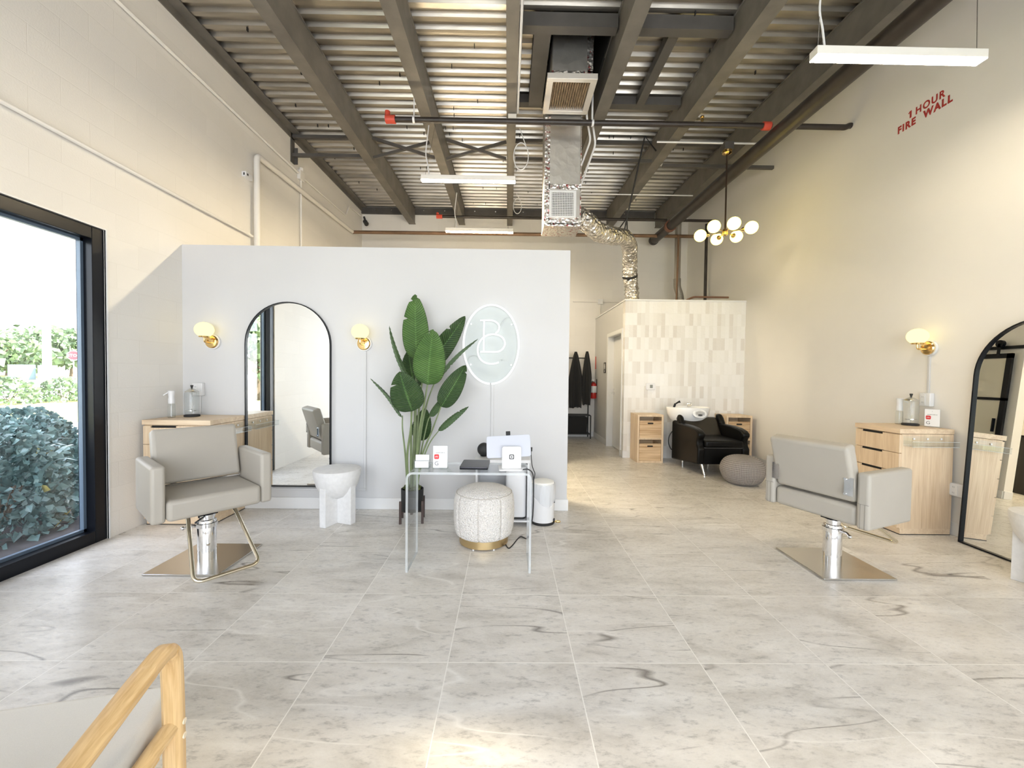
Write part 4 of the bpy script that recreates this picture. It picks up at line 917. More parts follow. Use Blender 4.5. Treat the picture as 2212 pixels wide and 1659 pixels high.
t = thing('card_holder', 'clear holder with stacked white business cards on desk', 'card holder', (-.60, 2.90, DZt), .05)
b = MB(); b.box(-.055, .055, -.02, .045, 0, .003); b.box(-.055, .055, .04, .043, 0, .09); b.box(-.055, .055, -.02, -.017, 0, .02); b.box(-.055, .055, .01, .012, .003, .055); b.box(-.055, -.052, -.02, .043, 0, .06); b.box(.052, .055, -.02, .043, 0, .06); b.build('tray', M_ACRYL, t, smooth=False)
for y, z0, z1 in ((-.014, .006, .052), (.018, .040, .092)):
    b = MB(); b.box(-.047, .047, y, y+.012, z0, z1); b.mi = 1; b.box(-.03, .01, y-.0006, y, z0+.028, z0+.0285); b.box(-.03, .03, y-.0006, y, z0+.014, z0+.0145)
    b.build('card_stack', [M_CARD, mat('pale_ink', (.6, .6, .6))], t, smooth=False)
sign_stand('small white contact sign standing on acrylic desk', (-.468, 2.885, DZt), .04, 'contact signs')
sign_stand('small white contact sign on oak cabinet by warm white wall', (3.845, 3.655, .931), radians(-62), 'contact signs')

t = thing('tablet_keyboard', 'closed dark grey laptop lying on acrylic desk', 'laptop', (-.228, 2.985, DZt), -.02)
b = MB(); b.prism(rrect(-.10, .10, -.125, .125, .012), XY, .001, .010); b.build('base', M_BLACK, t, bev=.002)
b = MB(); b.prism(rrect(-.10, .10, -.125, .125, .012), XY, .011, .020); b.build('lid', mat('dark_aluminium', (.085, .085, .10), .35, .6), t, bev=.002)

t = thing('register_stand', 'white tablet register seen from behind with square emblem on its stand', 'register', (.035, 2.885, DZt), .06)
b = MB(); b.prism(rrect(-.068, .068, .0, .165, .016), XZ, -.012, .0); o = b.build('stand_back', M_PLASTIC, t, bev=.003); 
b = MB(); b.prism(rrect(-.09, .075, -.06, .09, .016), XY, .001, .012); b.build('stand_foot', M_PLASTIC, t, bev=.003)
b = MB()
b.prism(rrect(-.017, .017, .075, .109, .006), XZ, -.0135, -.012); b.mi = 1; b.prism(rrect(-.011, .011, .081, .103, .0035), XZ, -.0145, -.0135); b.mi = 0; b.prism(rrect(-.0045, .0045, .0875, .0965, .001), XZ, -.0153, -.0145)
b.build('emblem', [M_INK, M_PLASTIC], t, smooth=False)
Mt = Matrix.Translation((-.02, .035, .155)) @ Matrix.Rotation(radians(-6), 4, 'Z') @ Matrix.Rotation(radians(-4), 4, 'Y') @ Matrix.Rotation(radians(-24), 4, 'X')
sk = Matrix.Identity(4); sk[0][2] = .12
b = MB(); b.prism(rrect(-.158, .158, -.075, .085, .016), XZ, 0, .012)
for v in b.bm.verts: v.co = Mt @ v.co
b.build('tablet_shell', mat('pale_shell', (.56, .58, .64), .35), t, bev=.003)
b = MB(); b.prism(rrect(-.155, .155, -.072, .087, .015), XZ, .012, .017)
for v in b.bm.verts: v.co = Mt @ v.co
b.build('tablet_screen', M_BLACK, t)
b = MB(); b.box(-.016, .016, -.004, .014, .085, .115)
for v in b.bm.verts: v.co = Mt @ v.co
b.build('camera_clip', M_BLACKM, t, bev=.003)
b = MB(); b.tube([Mt @ Vector((0, .0, -.02)), Vector((0, -.004, .14))], .02, 10); b.build('hinge', M_PLASTIC, t)

b = MB(); b.tube(catmull([(.115, 2.86, DZt+.006), (.15, 2.86, DZt+.008), (.183, 2.86, DZt-.02), (.192, 2.86, DZt-.10), (.192, 2.88, .40), (.186, 2.95, .28), (.18, 3.1, .15), (.17, 3.3, .03), (.12, 3.40, .004), (.05, 3.22, .004), (.02, 3.18, .004), (-.01, 3.3, .004)], 10), .0045, 7)
tag(b.build('power_cable', M_BLACKM), 'black cable draped over desk edge down to floor', 'cable')
b = MB(); b.tube(catmull([(.18, 3.0, .80), (.18, 2.98, .77), (.183, 2.93, .72), (.19, 2.88, .695), (.20, 2.86, .67), (.192, 2.86, .62)], 8), .003, 6); b.tube([(.18, 3.0, .80), (.18, 3.005, .83)], [.008, .010], 8)
tag(b.build('plug_cable', M_BLACKM), 'small black plug and lead at right end of desk', 'cable')

# white cart behind the desk with paper, speaker on top
t = thing('white_cart', 'white cabinet cart against partition behind the desk', 'cart', (0, 0, 0))
b = MB(); b.box(-.285, .212, 3.62, 3.97, .575, .605); b.build('cart_top', M_PLASTIC, t, bev=.004)
b = MB(); b.box(-.275, -.255, 3.63, 3.96, .0, .575); b.build('side_panel', M_PLASTIC, t, bev=.002, smooth=False)
b = MB(); b.box(.188, .206, 3.63, 3.96, .0, .575); b.build('side_panel', M_PLASTIC, t, bev=.002, smooth=False)
b = MB(); b.box(-.255, .188, 3.945, 3.96, .04, .575); b.build('back_panel', M_PLASTIC, t, smooth=False)
b = MB(); b.box(-.255, .188, 3.64, 3.945, .04, .055); b.build('shelf', M_PLASTIC, t, smooth=False)
b = MB(); b.box(-.225, -.02, 3.70, 3.703, .25, .555); b.mi = 1
for k in range(14): b.box(-.21, -.04-.03*(k % 3), 3.6993, 3.70, .28+.018*k, .284+.018*k)
tag(b.build('paper_sheet', [M_CARD, mat('pale_ink', (.6, .6, .6))], smooth=False), 'printed white paper sheet standing inside the white cart', 'paper')
bm_ = bpy.data.objects['paper_sheet']; bm_.location.z = -.194
b = MB(); b.prism(rrect(-.005, .182, 3.665, 3.90, .04), XY, .075, .53)
t = thing('white_bin', 'tall white rounded bin standing inside the white cart', 'bin'); b.build('body', M_PLASTIC, t, bev=.006)
b = MB(); b.prism(rrect(.003, .174, 3.673, 3.892, .035), XY, .056, .074); b.build('foot', M_BLACKM, t)
t = thing('round_speaker', 'black round speaker behind the tablet on white cart', 'speaker', (-.21, 3.78, .606))
b = MB(); b.sphere((0, 0, .062), .062, (1, .8, 1), 24, 14); b.build('speaker_body', M_BLACKM, t)
b = MB(); b.lathe([(.03, 0), (.035, .004), (.03, .012)], 20); b.build('foot', M_BLACK, t)

# pedal bin
t = thing('pedal_bin', 'white pedal bin with bag over rim at partition end', 'bin', (.34, 3.76, 0))
b = MB(); b.lathe([(.104, .022), (.106, .03), (.106, .355), (.10, .36)], 36); b.build('body', M_PLASTIC, t)
b = MB(); b.lathe([(.108, .0), (.109, .004), (.109, .020), (.104, .024)], 36); b.build('base_ring', M_BLACKM, t)
b = MB(); b.lathe([(.104, .36), (.10, .385), (.06, .398), (.001, .402)], 36, cap=False); b.build('lid', mat('cream_lid', (.84, .82, .76), .35), t)
rnd = random.Random(2); ph = [rnd.uniform(0, 6) for _ in range(4)]
b = MB(); b.lathe([(.106, .372), (.113, .36), (.114, .32), (.116, .27), (.115, .22)], 60, fn=lambda a, k, r, z: r+.004*sin(9*a+ph[0])*(k/4)+.003*sin(17*a+ph[1]+k), cap=False)
for v in b.bm.verts:
    if v.co.z < .25: v.co.z += .05*sin(atan2(v.co.y, v.co.x)*2+.9)
b.build('bin_bag', clear('bag_film', (.93, .94, .95), 1.35, .35, (.88, .89, .90)), t)
b = MB(); b.box(.085, .125, -.06, -.035, .02, .03); b.tube([(.10, -.05, .028), (.15, -.06, .028)], .006, 8); b.tube([(.135+.02*cos(a), -.058+.02*sin(a), .028) for a in [2*pi*k/16 for k in range(17)]], .005, 6); b.build('pedal', M_BRASS, t)
b = MB(); b.box(.09, .107, -.045, -.02, .195, .22); b.box(.09, .107, -.06, -.03, .02, .05); b.build('bracket', M_BLACKM, t, smooth=False)

# boucle stool
t = thing('boucle_stool', 'cream boucle channelled stool with brass base under desk', 'stool', (-.178, 3.315, 0))
b = MB(); b.lathe([(.195, .010), (.198, .012), (.198, .075), (.19, .078)], 48); b.build('brass_plinth', M_BRASSD, t)
def ch(a, k, r, z):
    g = abs(sin(a*4+.55)); return r*(1-.06*max(0, 1-g*5.0)*(1 if .06 < z < .41 else .25))
b = MB(); prof = [(.15, .078), (.205, .072), (.225, .085), (.238, .13), (.245, .2), (.246, .28), (.243, .35), (.236, .39), (.218, .418), (.17, .442), (.10, .458), (.001, .463)]
b.lathe(prof, 128, fn=ch); b.build('cushion', M_BOUCLE, t, ang=60)
sm = mat('seam_cream', (.50, .46, .41), .9)
b = MB()
for q in range(8):
    a = (q*pi-.55)/4; pr_ = [(rr_*.952, zz_) for rr_, zz_ in prof if .08 < zz_ < .43]
    b.tube(catmull([(rr_*cos(a), rr_*sin(a), zz_) for rr_, zz_ in pr_], 3), .0032, 6)
for q in range(1): b.tube([(.2235*cos(2*pi*k/64), .2235*sin(2*pi*k/64), .412) for k in range(65)], .003, 6)
b.build('seam', sm, t)
for a in (-1.95, -1.1, .6, 2.2):
    b = MB(); b.lathe([(.006, 0), (.007, .001), (.007, .01), (.006, .011)], 10, (.192*cos(a), .192*sin(a), 0)); b.build('glide', M_PLASTIC, t)

# plaster side table
def side_table(lab, loc, rz):
    t = thing('side_table', lab, 'side table', loc, rz, 'white plaster side tables')
    prof = [(.001, .215), (.05, .22), (.10, .242), (.145, .285), (.18, .345), (.20, .42), (.205, .47), (.203, .485), (.196, .488), (.001, .486)]
    b = MB(); b.lathe(prof, 48, cap=False); b.build('bowl_top', M_PLASTER, t)
    b = MB()
    def wing(ax):
        n = 16; ro = .178; th = .033; poly = [(-ro, 0), (ro, 0)]
        for k in range(n+1):
            u = ro-2*ro*k/n
            z = .355+.03*(abs(u)/ro) if abs(u) > .15 else .225+.155*(abs(u)/.165)**2
            poly.append((u, z))
        fn = (lambda u, v, d: (u, d, v)) if ax == 0 else (lambda u, v, d: (d, u, v))
        b.prism(poly, fn, -th, th)
    wing(0); wing(1); b.build('cross_base', M_PLASTER, t, bev=.004, smooth=False)
    return t
s1 = side_table('chalky white side table standing beneath the arched wall mirror', (-1.545, 3.74, 0), radians(70))
dup(s1, (3.575, 2.597, 0), radians(25), 'chalky white side table cut off by photo edge at leaning mirror')

# plant and stand
t = thing('plant_stand', 'dark wooden plant stand holding the black pot', 'plant stand', (-.868, 3.775, 0), radians(8))
for sx in (-1, 1):
    for sy in (-1, 1):
        b = MB(); b.box(sx*.098-.011, sx*.098+.011, sy*.082-.011, sy*.082+.011, 0, .205); b.build('leg', mat('dark_walnut', (.045, .025, .020), .45), t, bev=.002, smooth=False)
b = MB(); b.box(-.09, .09, -.011, .011, .078, .098); b.box(-.011, .011, -.075, .075, .078, .098); b.build('cross_bar', mat('dark_walnut', (.045, .025, .020)), t, smooth=False)
t = thing('potted_plant', 'tall banana leaf plant in black pot left of desk', 'plant', (-.868, 3.775, .10))
b = MB(); b.lathe([(.085, 0), (.098, .004), (.102, .20), (.098, .202), (.092, .195), (.090, .17), (.001, .17)], 40, cap=False); b.build('pot', M_BLACKM, t)
b = MB(); rnd = random.Random(4)
for k in range(60):
    a, r = rnd.uniform(0, 2*pi), rnd.uniform(0, .085); b.sphere((r*cos(a), r*sin(a), .175+rnd.uniform(0, .05)*(1 if r > .04 else .4)), rnd.uniform(.012, .024), (1, 1, .8), 8, 5)
b.build('moss', M_MOSS, t)
PO = Vector((-.868, 3.775, .10))
def leaf(base, tip, w, m, face=(0, -1, .1), bend=.05, fold=.12, cuts=(), twist=0, wide=.38):
    base, tip = Vector(base)-PO, Vector(tip)-PO
    ax = (tip-base); Ln = ax.length; d = ax.normalized(); nrm = Vector(face); nrm = (nrm-d*nrm.dot(d)).normalized(); sd = d.cross(nrm)
    b = MB(); bm = b.bm; uvl = bm.loops.layers.uv.new('UVMap'); nu, nv = 40, 10; G = []
    for i in range(nu+1):
        u = i/nu; p = (u**.42)*((1-u)**.70); pm = (.375**.42)*(.625**.70)
        ww = w/2*p/pm
        c = base+ax*u+nrm*(bend*sin(pi*u))*Ln*.6-nrm*(.10*Ln*u*u)*bend*4; row = []
        for j in range(nv+1):
            s = j/nv*2-1; ws = ww
            for cu, sidec, dep in cuts:
                if s*sidec > 0 and abs(i-round(cu*nu)) == 0: ws = ww*(1-dep*abs(s))
            tw = twist*u; dirv = sd*cos(tw)+nrm*sin(tw)
            row.append(bm.verts.new(c+dirv*s*ws+nrm*(fold*abs(s)*ww)+nrm*(-.10*ww*s*s)+nrm*.0025*sin(i*2.1+abs(s)*2)))
        G.append(row)
    for i in range(nu):
        for j in range(nv):
            f = bm.faces.new((G[i][j], G[i][j+1], G[i+1][j+1], G[i+1][j]))
            for lp, (ii, jj) in zip(f.loops, ((i, j), (i, j+1), (i+1, j+1), (i+1, j))): lp[uvl].uv = (ii/nu, jj/nv)
    me = bpy.data.meshes.new('leaf'); bm.to_mesh(me); bm.free(); me.materials.append(m); me.polygons.foreach_set('use_smooth', [True]*len(me.polygons))
    o = bpy.data.objects.new('leaf', me); COL.objects.link(o); o.parent = t
    return o
def stem(pts, r0, r1, m=None):
    P_ = catmull([Vector(p)-PO for p in pts], 8); n = len(P_); b = MB(); b.tube(P_, [r0+(r1-r0)*k/(n-1) for k in range(n)], 8); b.build('stem', m or M_STEM, t)
leaf((-.856, 3.86, 1.50), (-.868, 3.83, 2.10), .245, M_LEAF, (0.05, -1, .15), .05, .10, ((.62, -1, .35), (.90, -1, .6), (.95, 1, .5)))
leaf((-.705, 3.63, 1.265), (-.655, 3.58, 1.75), .295, M_LEAF, (-.05, -1, .25), .06, .12, ((.93, -1, .5), (.97, 1, .5)))
leaf((-.80, 3.90, 1.38), (-.40, 3.86, 1.905), .20, M_LEAFD, (.35, -1, -.3), .05, .25, ((.72, -1, .4),))
leaf((-.862, 3.74, 1.26), (-1.06, 3.66, 1.78), .15, M_LEAFP, (-.85, -.35, -.1), .03, .55, ((.88, 1, .5),))
leaf((-.66, 3.78, 1.30), (-.285, 3.70, 1.695), .09, M_LEAFP, (.5, -.25, -.8), -.10, .5, ((.35, 1, .5),))
leaf((-.885, 3.93, 1.22), (-.96, 3.95, 1.58), .21, M_LEAFD, (-.15, -1, .1), .04, .08)
leaf((-.835, 3.61, 1.03), (-.93, 3.53, 1.375), .285, M_LEAFD, (0, -1, .25), .06, .10, ((.72, -1, .5),))
leaf((-.948, 3.71, .965), (-1.205, 3.66, 1.325), .13, M_LEAFP, (-.75, -.4, -.35), -.10, .45, ((.62, 1, .6),))
leaf((-.592, 3.69, 1.065), (-.37, 3.62, 1.44), .185, M_LEAFD, (.15, -1, .1), .05, .10, ((.88, 1, .45),))
leaf((-.712, 3.80, .965), (-.60, 3.77, 1.14), .075, M_LEAFP, (.5, -.8, -.2), .05, .4)
leaf((-.622, 3.73, .842), (-.35, 3.68, 1.078), .085, M_LEAFP, (.55, -.75, -.5), -.06, .35, ((.75, -1, .4),))
leaf((-.838, 3.92, .72), (-.785, 3.93, 1.03), .185, M_LEAFD, (0, -1, .05), .04, .08)
for pts, r0, r1 in (
    ([(-.87, 3.80, .26), (-.86, 3.84, .9), (-.856, 3.865, 1.52), (-.862, 3.853, 1.85)], .014, .006),
    ([(-.85, 3.76, .26), (-.80, 3.72, .8), (-.74, 3.66, 1.1), (-.705, 3.635, 1.28)], .013, .006),
    ([(-.86, 3.80, .26), (-.84, 3.86, .9), (-.81, 3.91, 1.3), (-.77, 3.91, 1.42)], .012, .005),
    ([(-.88, 3.78, .26), (-.88, 3.76, .8), (-.87, 3.75, 1.1), (-.862, 3.745, 1.28)], .012, .006),
    ([(-.85, 3.79, .26), (-.80, 3.80, .8), (-.74, 3.80, 1.1), (-.66, 3.785, 1.31)], .012, .005),
    ([(-.90, 3.76, .26), (-.90, 3.70, .6), (-.86, 3.65, .85), (-.836, 3.615, 1.05)], .013, .006),
    ([(-.91, 3.77, .26), (-.93, 3.76, .6), (-.95, 3.73, .85), (-.948, 3.715, .98), ], .010, .005),
    ([(-.84, 3.77, .26), (-.78, 3.76, .6), (-.68, 3.73, .85), (-.592, 3.695, 1.08)], .011, .005),
    ([(-.84, 3.79, .26), (-.80, 3.80, .6), (-.74, 3.80, .9), (-.708, 3.80, .98)], .009, .004),
    ([(-.83, 3.77, .26), (-.79, 3.76, .5), (-.71, 3.75, .72), (-.618, 3.732, .848)], .009, .004),
    ([(-.86, 3.83, .26), (-.85, 3.88, .5), (-.838, 3.925, .74)], .009, .004),
    ([(-.89, 3.85, .26), (-.89, 3.92, .8), (-.886, 3.935, 1.24)], .011, .005)): stem(pts, r0, r1)

# ================================================================== SHAMPOO AREA
t = thing('shampoo_chair', 'black shampoo armchair with white basin at tiled wall', 'shampoo chair', (2.945, 5.95, 0))
def side(s):
    x0, x1 = (.255, .355) if s > 0 else (-.355, -.255)
    poly = [(-.44, .17), (.44, .07), (.44, .66), (.36, .70), (.26, .655), (.10, .66), (-.10, .665), (-.28, .655), (-.40, .63), (-.455, .595), (-.455, .55), (-.425, .52), (-.41, .47), (-.425, .42), (-.455, .385)]
    b = MB(); b.prism(poly, YZ, x0, x1); o = b.build('armrest', M_BLKLEA, t, bev=.022, seg=3)
    b = MB(); b.rings([[(x0+.005, .14, .64), (x1-.005, .14, .64), (x1-.005, .26, .63), (x0+.005, .26, .63)], [(x0+.01, .20, .74), (x1-.01, .20, .74), (x1-.01, .33, .73), (x0+.01, .33, .73)], [(x0+.02, .25, .80), (x1-.02, .25, .80), (x1-.02, .36, .79), (x0+.02, .36, .79)]]); b.build('wing', M_BLKLEA, t, bev=.03, seg=3)
side(1); side(-1)
b = MB(); b.box(-.27, .27, -.43, .43, .17, .40); b.build('seat_box', M_BLKLEA, t, bev=.01, smooth=False)
b = MB(); b.box(-.262, .262, -.47, .20, .40, .50); b.build('seat_cushion', M_BLKLEA, t, bev=.03, seg=3)
b = MB(); b.tube([(-.262, -.432, .395), (.262, -.432, .395)], .006, 8); b.build('piping', mat('piping_grey', (.08, .075, .07), .3), t)
b = MB(); b.rings([[(-.26, .08, .48), (.26, .08, .48), (.26, .2, .46), (-.26, .2, .46)], [(-.265, .27, .745), (.265, .27, .745), (.265, .38, .74), (-.265, .38, .74)]]); b.build('backrest', mat('brown_black_leather', (.020, .016, .011), .36, bump=(140, .12, .002)), t, bev=.03, seg=3)
b = MB(); b.box(-.25, .25, .36, .62, .10, .62); b.build('pedestal', M_BLKLEA, t, bev=.01, smooth=False)
for sx in (-1, 1):
    b = MB(); b.tube([(sx*.27, -.38, .18), (sx*.245, -.425, .018)], [.022, .013], 14); b.tube([(sx*.245, -.425, .018), (sx*.245, -.425, .0)], [.024, .026], 14); b.build('leg', M_CHROME, t)
    b = MB(); b.tube([(sx*.20, .38, .20), (sx*.20, .38, .0)], [.022, .018], 14); b.build('leg', M_CHROME, t)
prof = [(.12, .60), (.20, .63), (.29, .70), (.33, .78), (.345, .865), (.343, .885), (.325, .888), (.31, .87), (.27, .78), (.15, .72), (.02, .71)]
b = MB(); b.lathe(prof, 48, cap=False)
for v in b.bm.verts: v.co.y = v.co.y*.72+.42; v.co.x *= .95; v.co.x -= .10*0+.12*(0)
for v in b.bm.verts: v.co.x -= .115
bo = b.build('basin', M_CER, t)
b = MB(); yb = .155; Mr = Matrix.Translation((-.045, .178, .80)) @ Matrix.Rotation(radians(-14), 4, 'X')
for r, y in ((.105, 0), (.085, -.008), (.062, -.014)):
    b.lathe([(r-.012, 0), (r, .004), (r, .012), (r-.012, .016)], 36)
for v in b.bm.verts:
    v.co = Vector((v.co.x, -v.co.z, v.co.y*.62))
b2 = b
for v in b.bm.verts: v.co = Mr @ v.co
b.build('neck_rest', M_CER, t)
b = MB(); b.prism([(.035*cos(2*pi*k/20), .010*sin(2*pi*k/20)) for k in range(20)], XZ, -.019, -.017)
for v in b.bm.verts: v.co = Mr @ (v.co+Vector((0, 0, -.02)))
b.build('neck_slot', M_DARK, t, smooth=False)
b = MB(); b.box(-.05, .02, .60, .65, .875, .945); b.tube([(-.015, .60, .93), (-.015, .52, .92)], .014, 10); b.build('faucet', M_CHROME, t, bev=.006)
b = MB(); b.tube([(-.295, .52, .87), (-.275, .52, .93)], .017, 12); b.tube([(-.275, .52, .925), (-.235, .50, .955), (-.21, .49, .965)], [.010, .014, .022], 12); b.build('sprayer', M_BLACK, t)
b = MB(); b.tube(catmull([(-.30, .44, .55), (-.385, .44, .44), (-.40, .44, .32), (-.36, .44, .22), (-.30, .44, .2)], 8), .008, 8); b.build('hose', M_BLACKM, t)

def cubby(lab, loc):
    t = thing('drawer_cubby', lab, 'storage cubby', loc, 0, 'oak cubbies beside shampoo chair'); w, d, H = .41, .37, .755
    b = MB(); e = .03
    b.box(0, e, 0, d, 0, H); b.box(w-e, w, 0, d, 0, H); b.box(e, w-e, 0, d, 0, e); b.box(e, w-e, 0, d, H-e, H); b.box(e, w-e, .005, d, H/2-.012, H/2+.012); b.box(e, w-e, d-.01, d, e, H-e)
    b.build('carcass', M_OAK, t, bev=.002, smooth=False)
    for z in (e+.002, H/2+.014):
        b = MB(); hgt = .27; b.box(e+.004, w-e-.004, .006, .022, z, z+hgt); b.box(e+.004, e+.014, .022, d-.02, z, z+hgt); b.box(w-e-.014, w-e-.004, .022, d-.02, z, z+hgt); b.box(e+.014, w-e-.014, .022, d-.02, z, z+.01); b.box(e+.014, w-e-.014, d-.03, d-.02, z, z+hgt); dr = b.build('drawer', M_CAMPH, t, smooth=False)
        b = MB(); b.prism(rrect(w/2-.045, w/2+.045, z+hgt-.052, z+hgt-.03, .010), XZ, .004, .0062); b.build('hand_hole', M_DARK, dr, smooth=False)
    return t
c0 = cubby('oak two drawer cubby near the restroom door', (2.045, 6.375, 0))
dup(c0, (3.445, 6.375, 0), 0, 'oak two drawer cubby half hidden behind black shampoo chair')

t = MB(); prof = [(.001, .008), (.10, .004), (.17, .008), (.235, .05), (.272, .12), (.282, .18), (.27, .25), (.22, .315), (.14, .35), (.05, .362), (.001, .362)]
pr = [Vector((r*.92, 0, z)) for r, z in prof]; pr = catmull(pr, 4)
R = t.lathe([(max(.001, p.x), p.z) for p in pr], 96, (3.03, 5.20, 0), fn=lambda a, k, r, z: r*(1+.012*abs(sin(a*22))), cap=False)
uvl = t.bm.loops.layers.uv.new('UVMap'); nr = len(R); idx = {}
for i, ring in enumerate(R):
    for j, v in enumerate(ring): idx[v] = (i, j)
for f in t.bm.faces:
    js = [idx[v][1] for v in f.verts]; wrap = max(js)-min(js) > 10
    for lp in f.loops:
        i, j = idx[lp.vert]; j = 96 if (wrap and j == 0) else j
        lp[uvl].uv = (j/96, i/(nr-1))
tag(t.build('knitted_pouf', M_KNIT), 'round grey knitted pouf beside shampoo chair', 'pouf')

# coat rack with capes at the far wall
t = thing('coat_rack', 'black metal coat rack standing at corridor end', 'coat rack', (1.42, 8.88, 0))
b = MB()
for x in (-.37, .37):
    for y in (-.15, .15): b.tube([(x, y, 0), (x, y, 1.75 if y > 0 else .50)], .012, 8)
b.build('post', M_BLACKM, t)
b = MB()
for z in (.10, .50): b.box(-.37, .37, -.15, .15, z-.01, z+.01)
b.build('shelf', M_BLACKM, t, smooth=False)
b = MB(); b.tube([(-.37, .15, 1.74), (.37, .15, 1.74)], .012, 8); b.build('rail', M_BLACKM, t)
b = MB(); b.rings([[(-.17, -.12, .113), (.30, -.12, .113), (.30, .12, .113), (-.17, .12, .113)], [(-.18, -.13, .46), (.31, -.13, .46), (.31, .13, .46), (-.18, .13, .46)]])
tag(b.build('laundry_hamper', M_BLKCLOTH, bev=.015), 'black cloth hamper under the coat rack shelf', 'hamper'); bpy.data.objects['laundry_hamper'].location = (1.42, 8.88, 0)
def cape(lab, x, y, w, zt, zb, ph):
    b = MB(); rings = []; n = 40
    for i in range(17):
        u = i/16; z = zt-(zt-zb)*u
        ww = w*(.12+.88*min(1, u*2.1)**.75); ww = ww*(1-.12*max(0, u-.75)*4*.6); dd = .03+.07*min(1, u*2)
        rings.append([(x+ww/2*cos(a)+.012*sin(3*a+ph+u*3), y+dd*sin(a)*(1+.35*sin(5*a+ph))-.02*u, z+(.02*sin(4*a+ph) if i == 16 else 0)) for a in [2*pi*k/n for k in range(n)]])
    b.rings(rings); return tag(b.build('salon_cape', M_BLKCLOTH), lab, 'cape', 'black salon capes')
cape('black salon cape hanging nearer the partition edge', 1.45, 8.72, .27, 1.86, .68, .4)
cape('black salon cape hanging beside the fire extinguisher', 1.69, 8.72, .19, 1.87, .74, 2.0)

# furniture behind the partition, seen through the leaning mirror
t = thing('black_cabinet', 'black low cabinet in the back room seen in mirror', 'cabinet', (-.80, 6.45, 0))
b = MB(); b.box(-.35, .35, -.75, .75, .0, .92); b.build('carcass', M_BLACKM, t, smooth=False)
b = MB(); b.box(-.37, .37, -.77, .77, .92, .95); b.build('cabinet_top', M_BLACK, t, smooth=False)
b = MB(); b.box(.351, .36, -.72, -.02, .1, .88); b.build('door', M_BLACKM, t, smooth=False)
b = MB(); b.box(.351, .36, .02, .72, .1, .88); b.build('door', M_BLACKM, t, smooth=False)
b = MB(); b.box(-1.55, -1.43, YP+.12, YB, 0, PZ); struct(b.build('wall_back_room', M_RWALL, smooth=False), 'warm white wall of the back room', 'wall')
t = thing('wall_hose', 'orange hose hanging from wall hook in back room', 'hose', (-1.43, 7.25, 1.75))
b = MB(); b.tube(catmull([(.02, 0, 0), (.03, .06, -.3), (.03, .10, -.6), (.03, -.05, -.72), (.03, -.12, -.5), (.02, -.05, -.1), (.02, 0, 0)], 8), .012, 8); b.build('hose', M_ORANGE, t)
b = MB(); b.box(.0, .05, -.10, .10, .0, .02); b.build('hook', mat('dark_red', (.10, .02, .015)), t, smooth=False)

# ================================================================== ARMCHAIR IN THE FOREGROUND
t = thing('wooden_armchair', 'honey wood armchair with pale cushion at photo corner', 'armchair', (-1.145, .723, 0), radians(13))
for s in (-1, 1):
    X = .325*s
    pts = fillet([(X, -.34, .565), (X, .18, .625), (X, .305, .635), (X, .315, .50), (X*1.0, .325, .02)], .075, 10)
    b = MB(); R = []
    P_ = pts; n = len(P_)
    for k in range(n):
        tg = (P_[min(k+1, n-1)]-P_[max(k-1, 0)]).normalized(); nx = Vector((1, 0, 0)); ny = tg.cross(nx).normalized()
        wd, hg = (.026, .017) if k < 8 else (.024, .019)
        R.append([P_[k]+nx*px*wd+ny*py*hg for px, py in ((-1, -.55), (-.55, -1), (.55, -1), (1, -.55), (1, .55), (.55, 1), (-.55, 1), (-1, .55))])
    kb = next(k for k in range(n) if P_[k].y > .18+.09 and (P_[k]-P_[k-1]).normalized().z < -.55)
    b.rings(R[:kb+1]); b.build('arm_rail', M_ASH, t, bev=.004)
    b = MB(); b.rings(R[kb:]); fr = b.build('front_leg', M_ASHZ, t, bev=.004)
    b = MB()
    for z in (.405, .365): b.tube([(X+s*.022, .318, z), (X+s*.0265, .318, z)], .008, 12)
    b.build('wood_plug', mat('pale_plug', (.85, .75, .58)), fr)
    b = MB(); b.tube([(X, -.33, .60), (X, -.36, .30), (X*1.0, -.40, 0)], [.022, .023, .015], 12); b.build('leg', M_ASHZ, t)
    b = MB(); q = fillet([(X*.95, -.34, .315), (X*.95, .20, .385), (X*.99, .305, .40)], .05, 6); b.tube(q, .021, 12); b.build('seat_rail', M_ASH, t)
b = MB(); b.bar((-.31, .27, .36), (.31, .27, .36), .03, .05); b.build('front_rail', M_ASH, t, bev=.004, smooth=False)
b = MB(); b.bar((-.31, -.33, .29), (.31, -.33, .29), .03, .05); b.build('rear_rail', M_ASH, t, bev=.004, smooth=False)
b = MB(); b.rings([[(-.285, -.30, .33), (.285, -.30, .33), (.285, .40, .375), (-.285, .40, .375)], [(-.285, -.30, .40), (.285, -.30, .40), (.285, .41, .455), (-.285, .41, .455)]]); b.build('seat_cushion', M_CUSH, t, bev=.016, seg=4)
b = MB(); b.rings([[(-.28, -.30, .40), (.28, -.30, .40), (.28, -.20, .42), (-.28, -.20, .42)], [(-.28, -.50, .80), (.28, -.50, .80), (.28, -.41, .83), (-.28, -.41, .83)]]); b.build('back_cushion', M_CUSH, t, bev=.02, seg=4)
b = MB(); b.bar((-.30, -.47, .74), (.30, -.47, .74), .025, .06); b.build('back_rail', M_ASH, t, bev=.004, smooth=False)

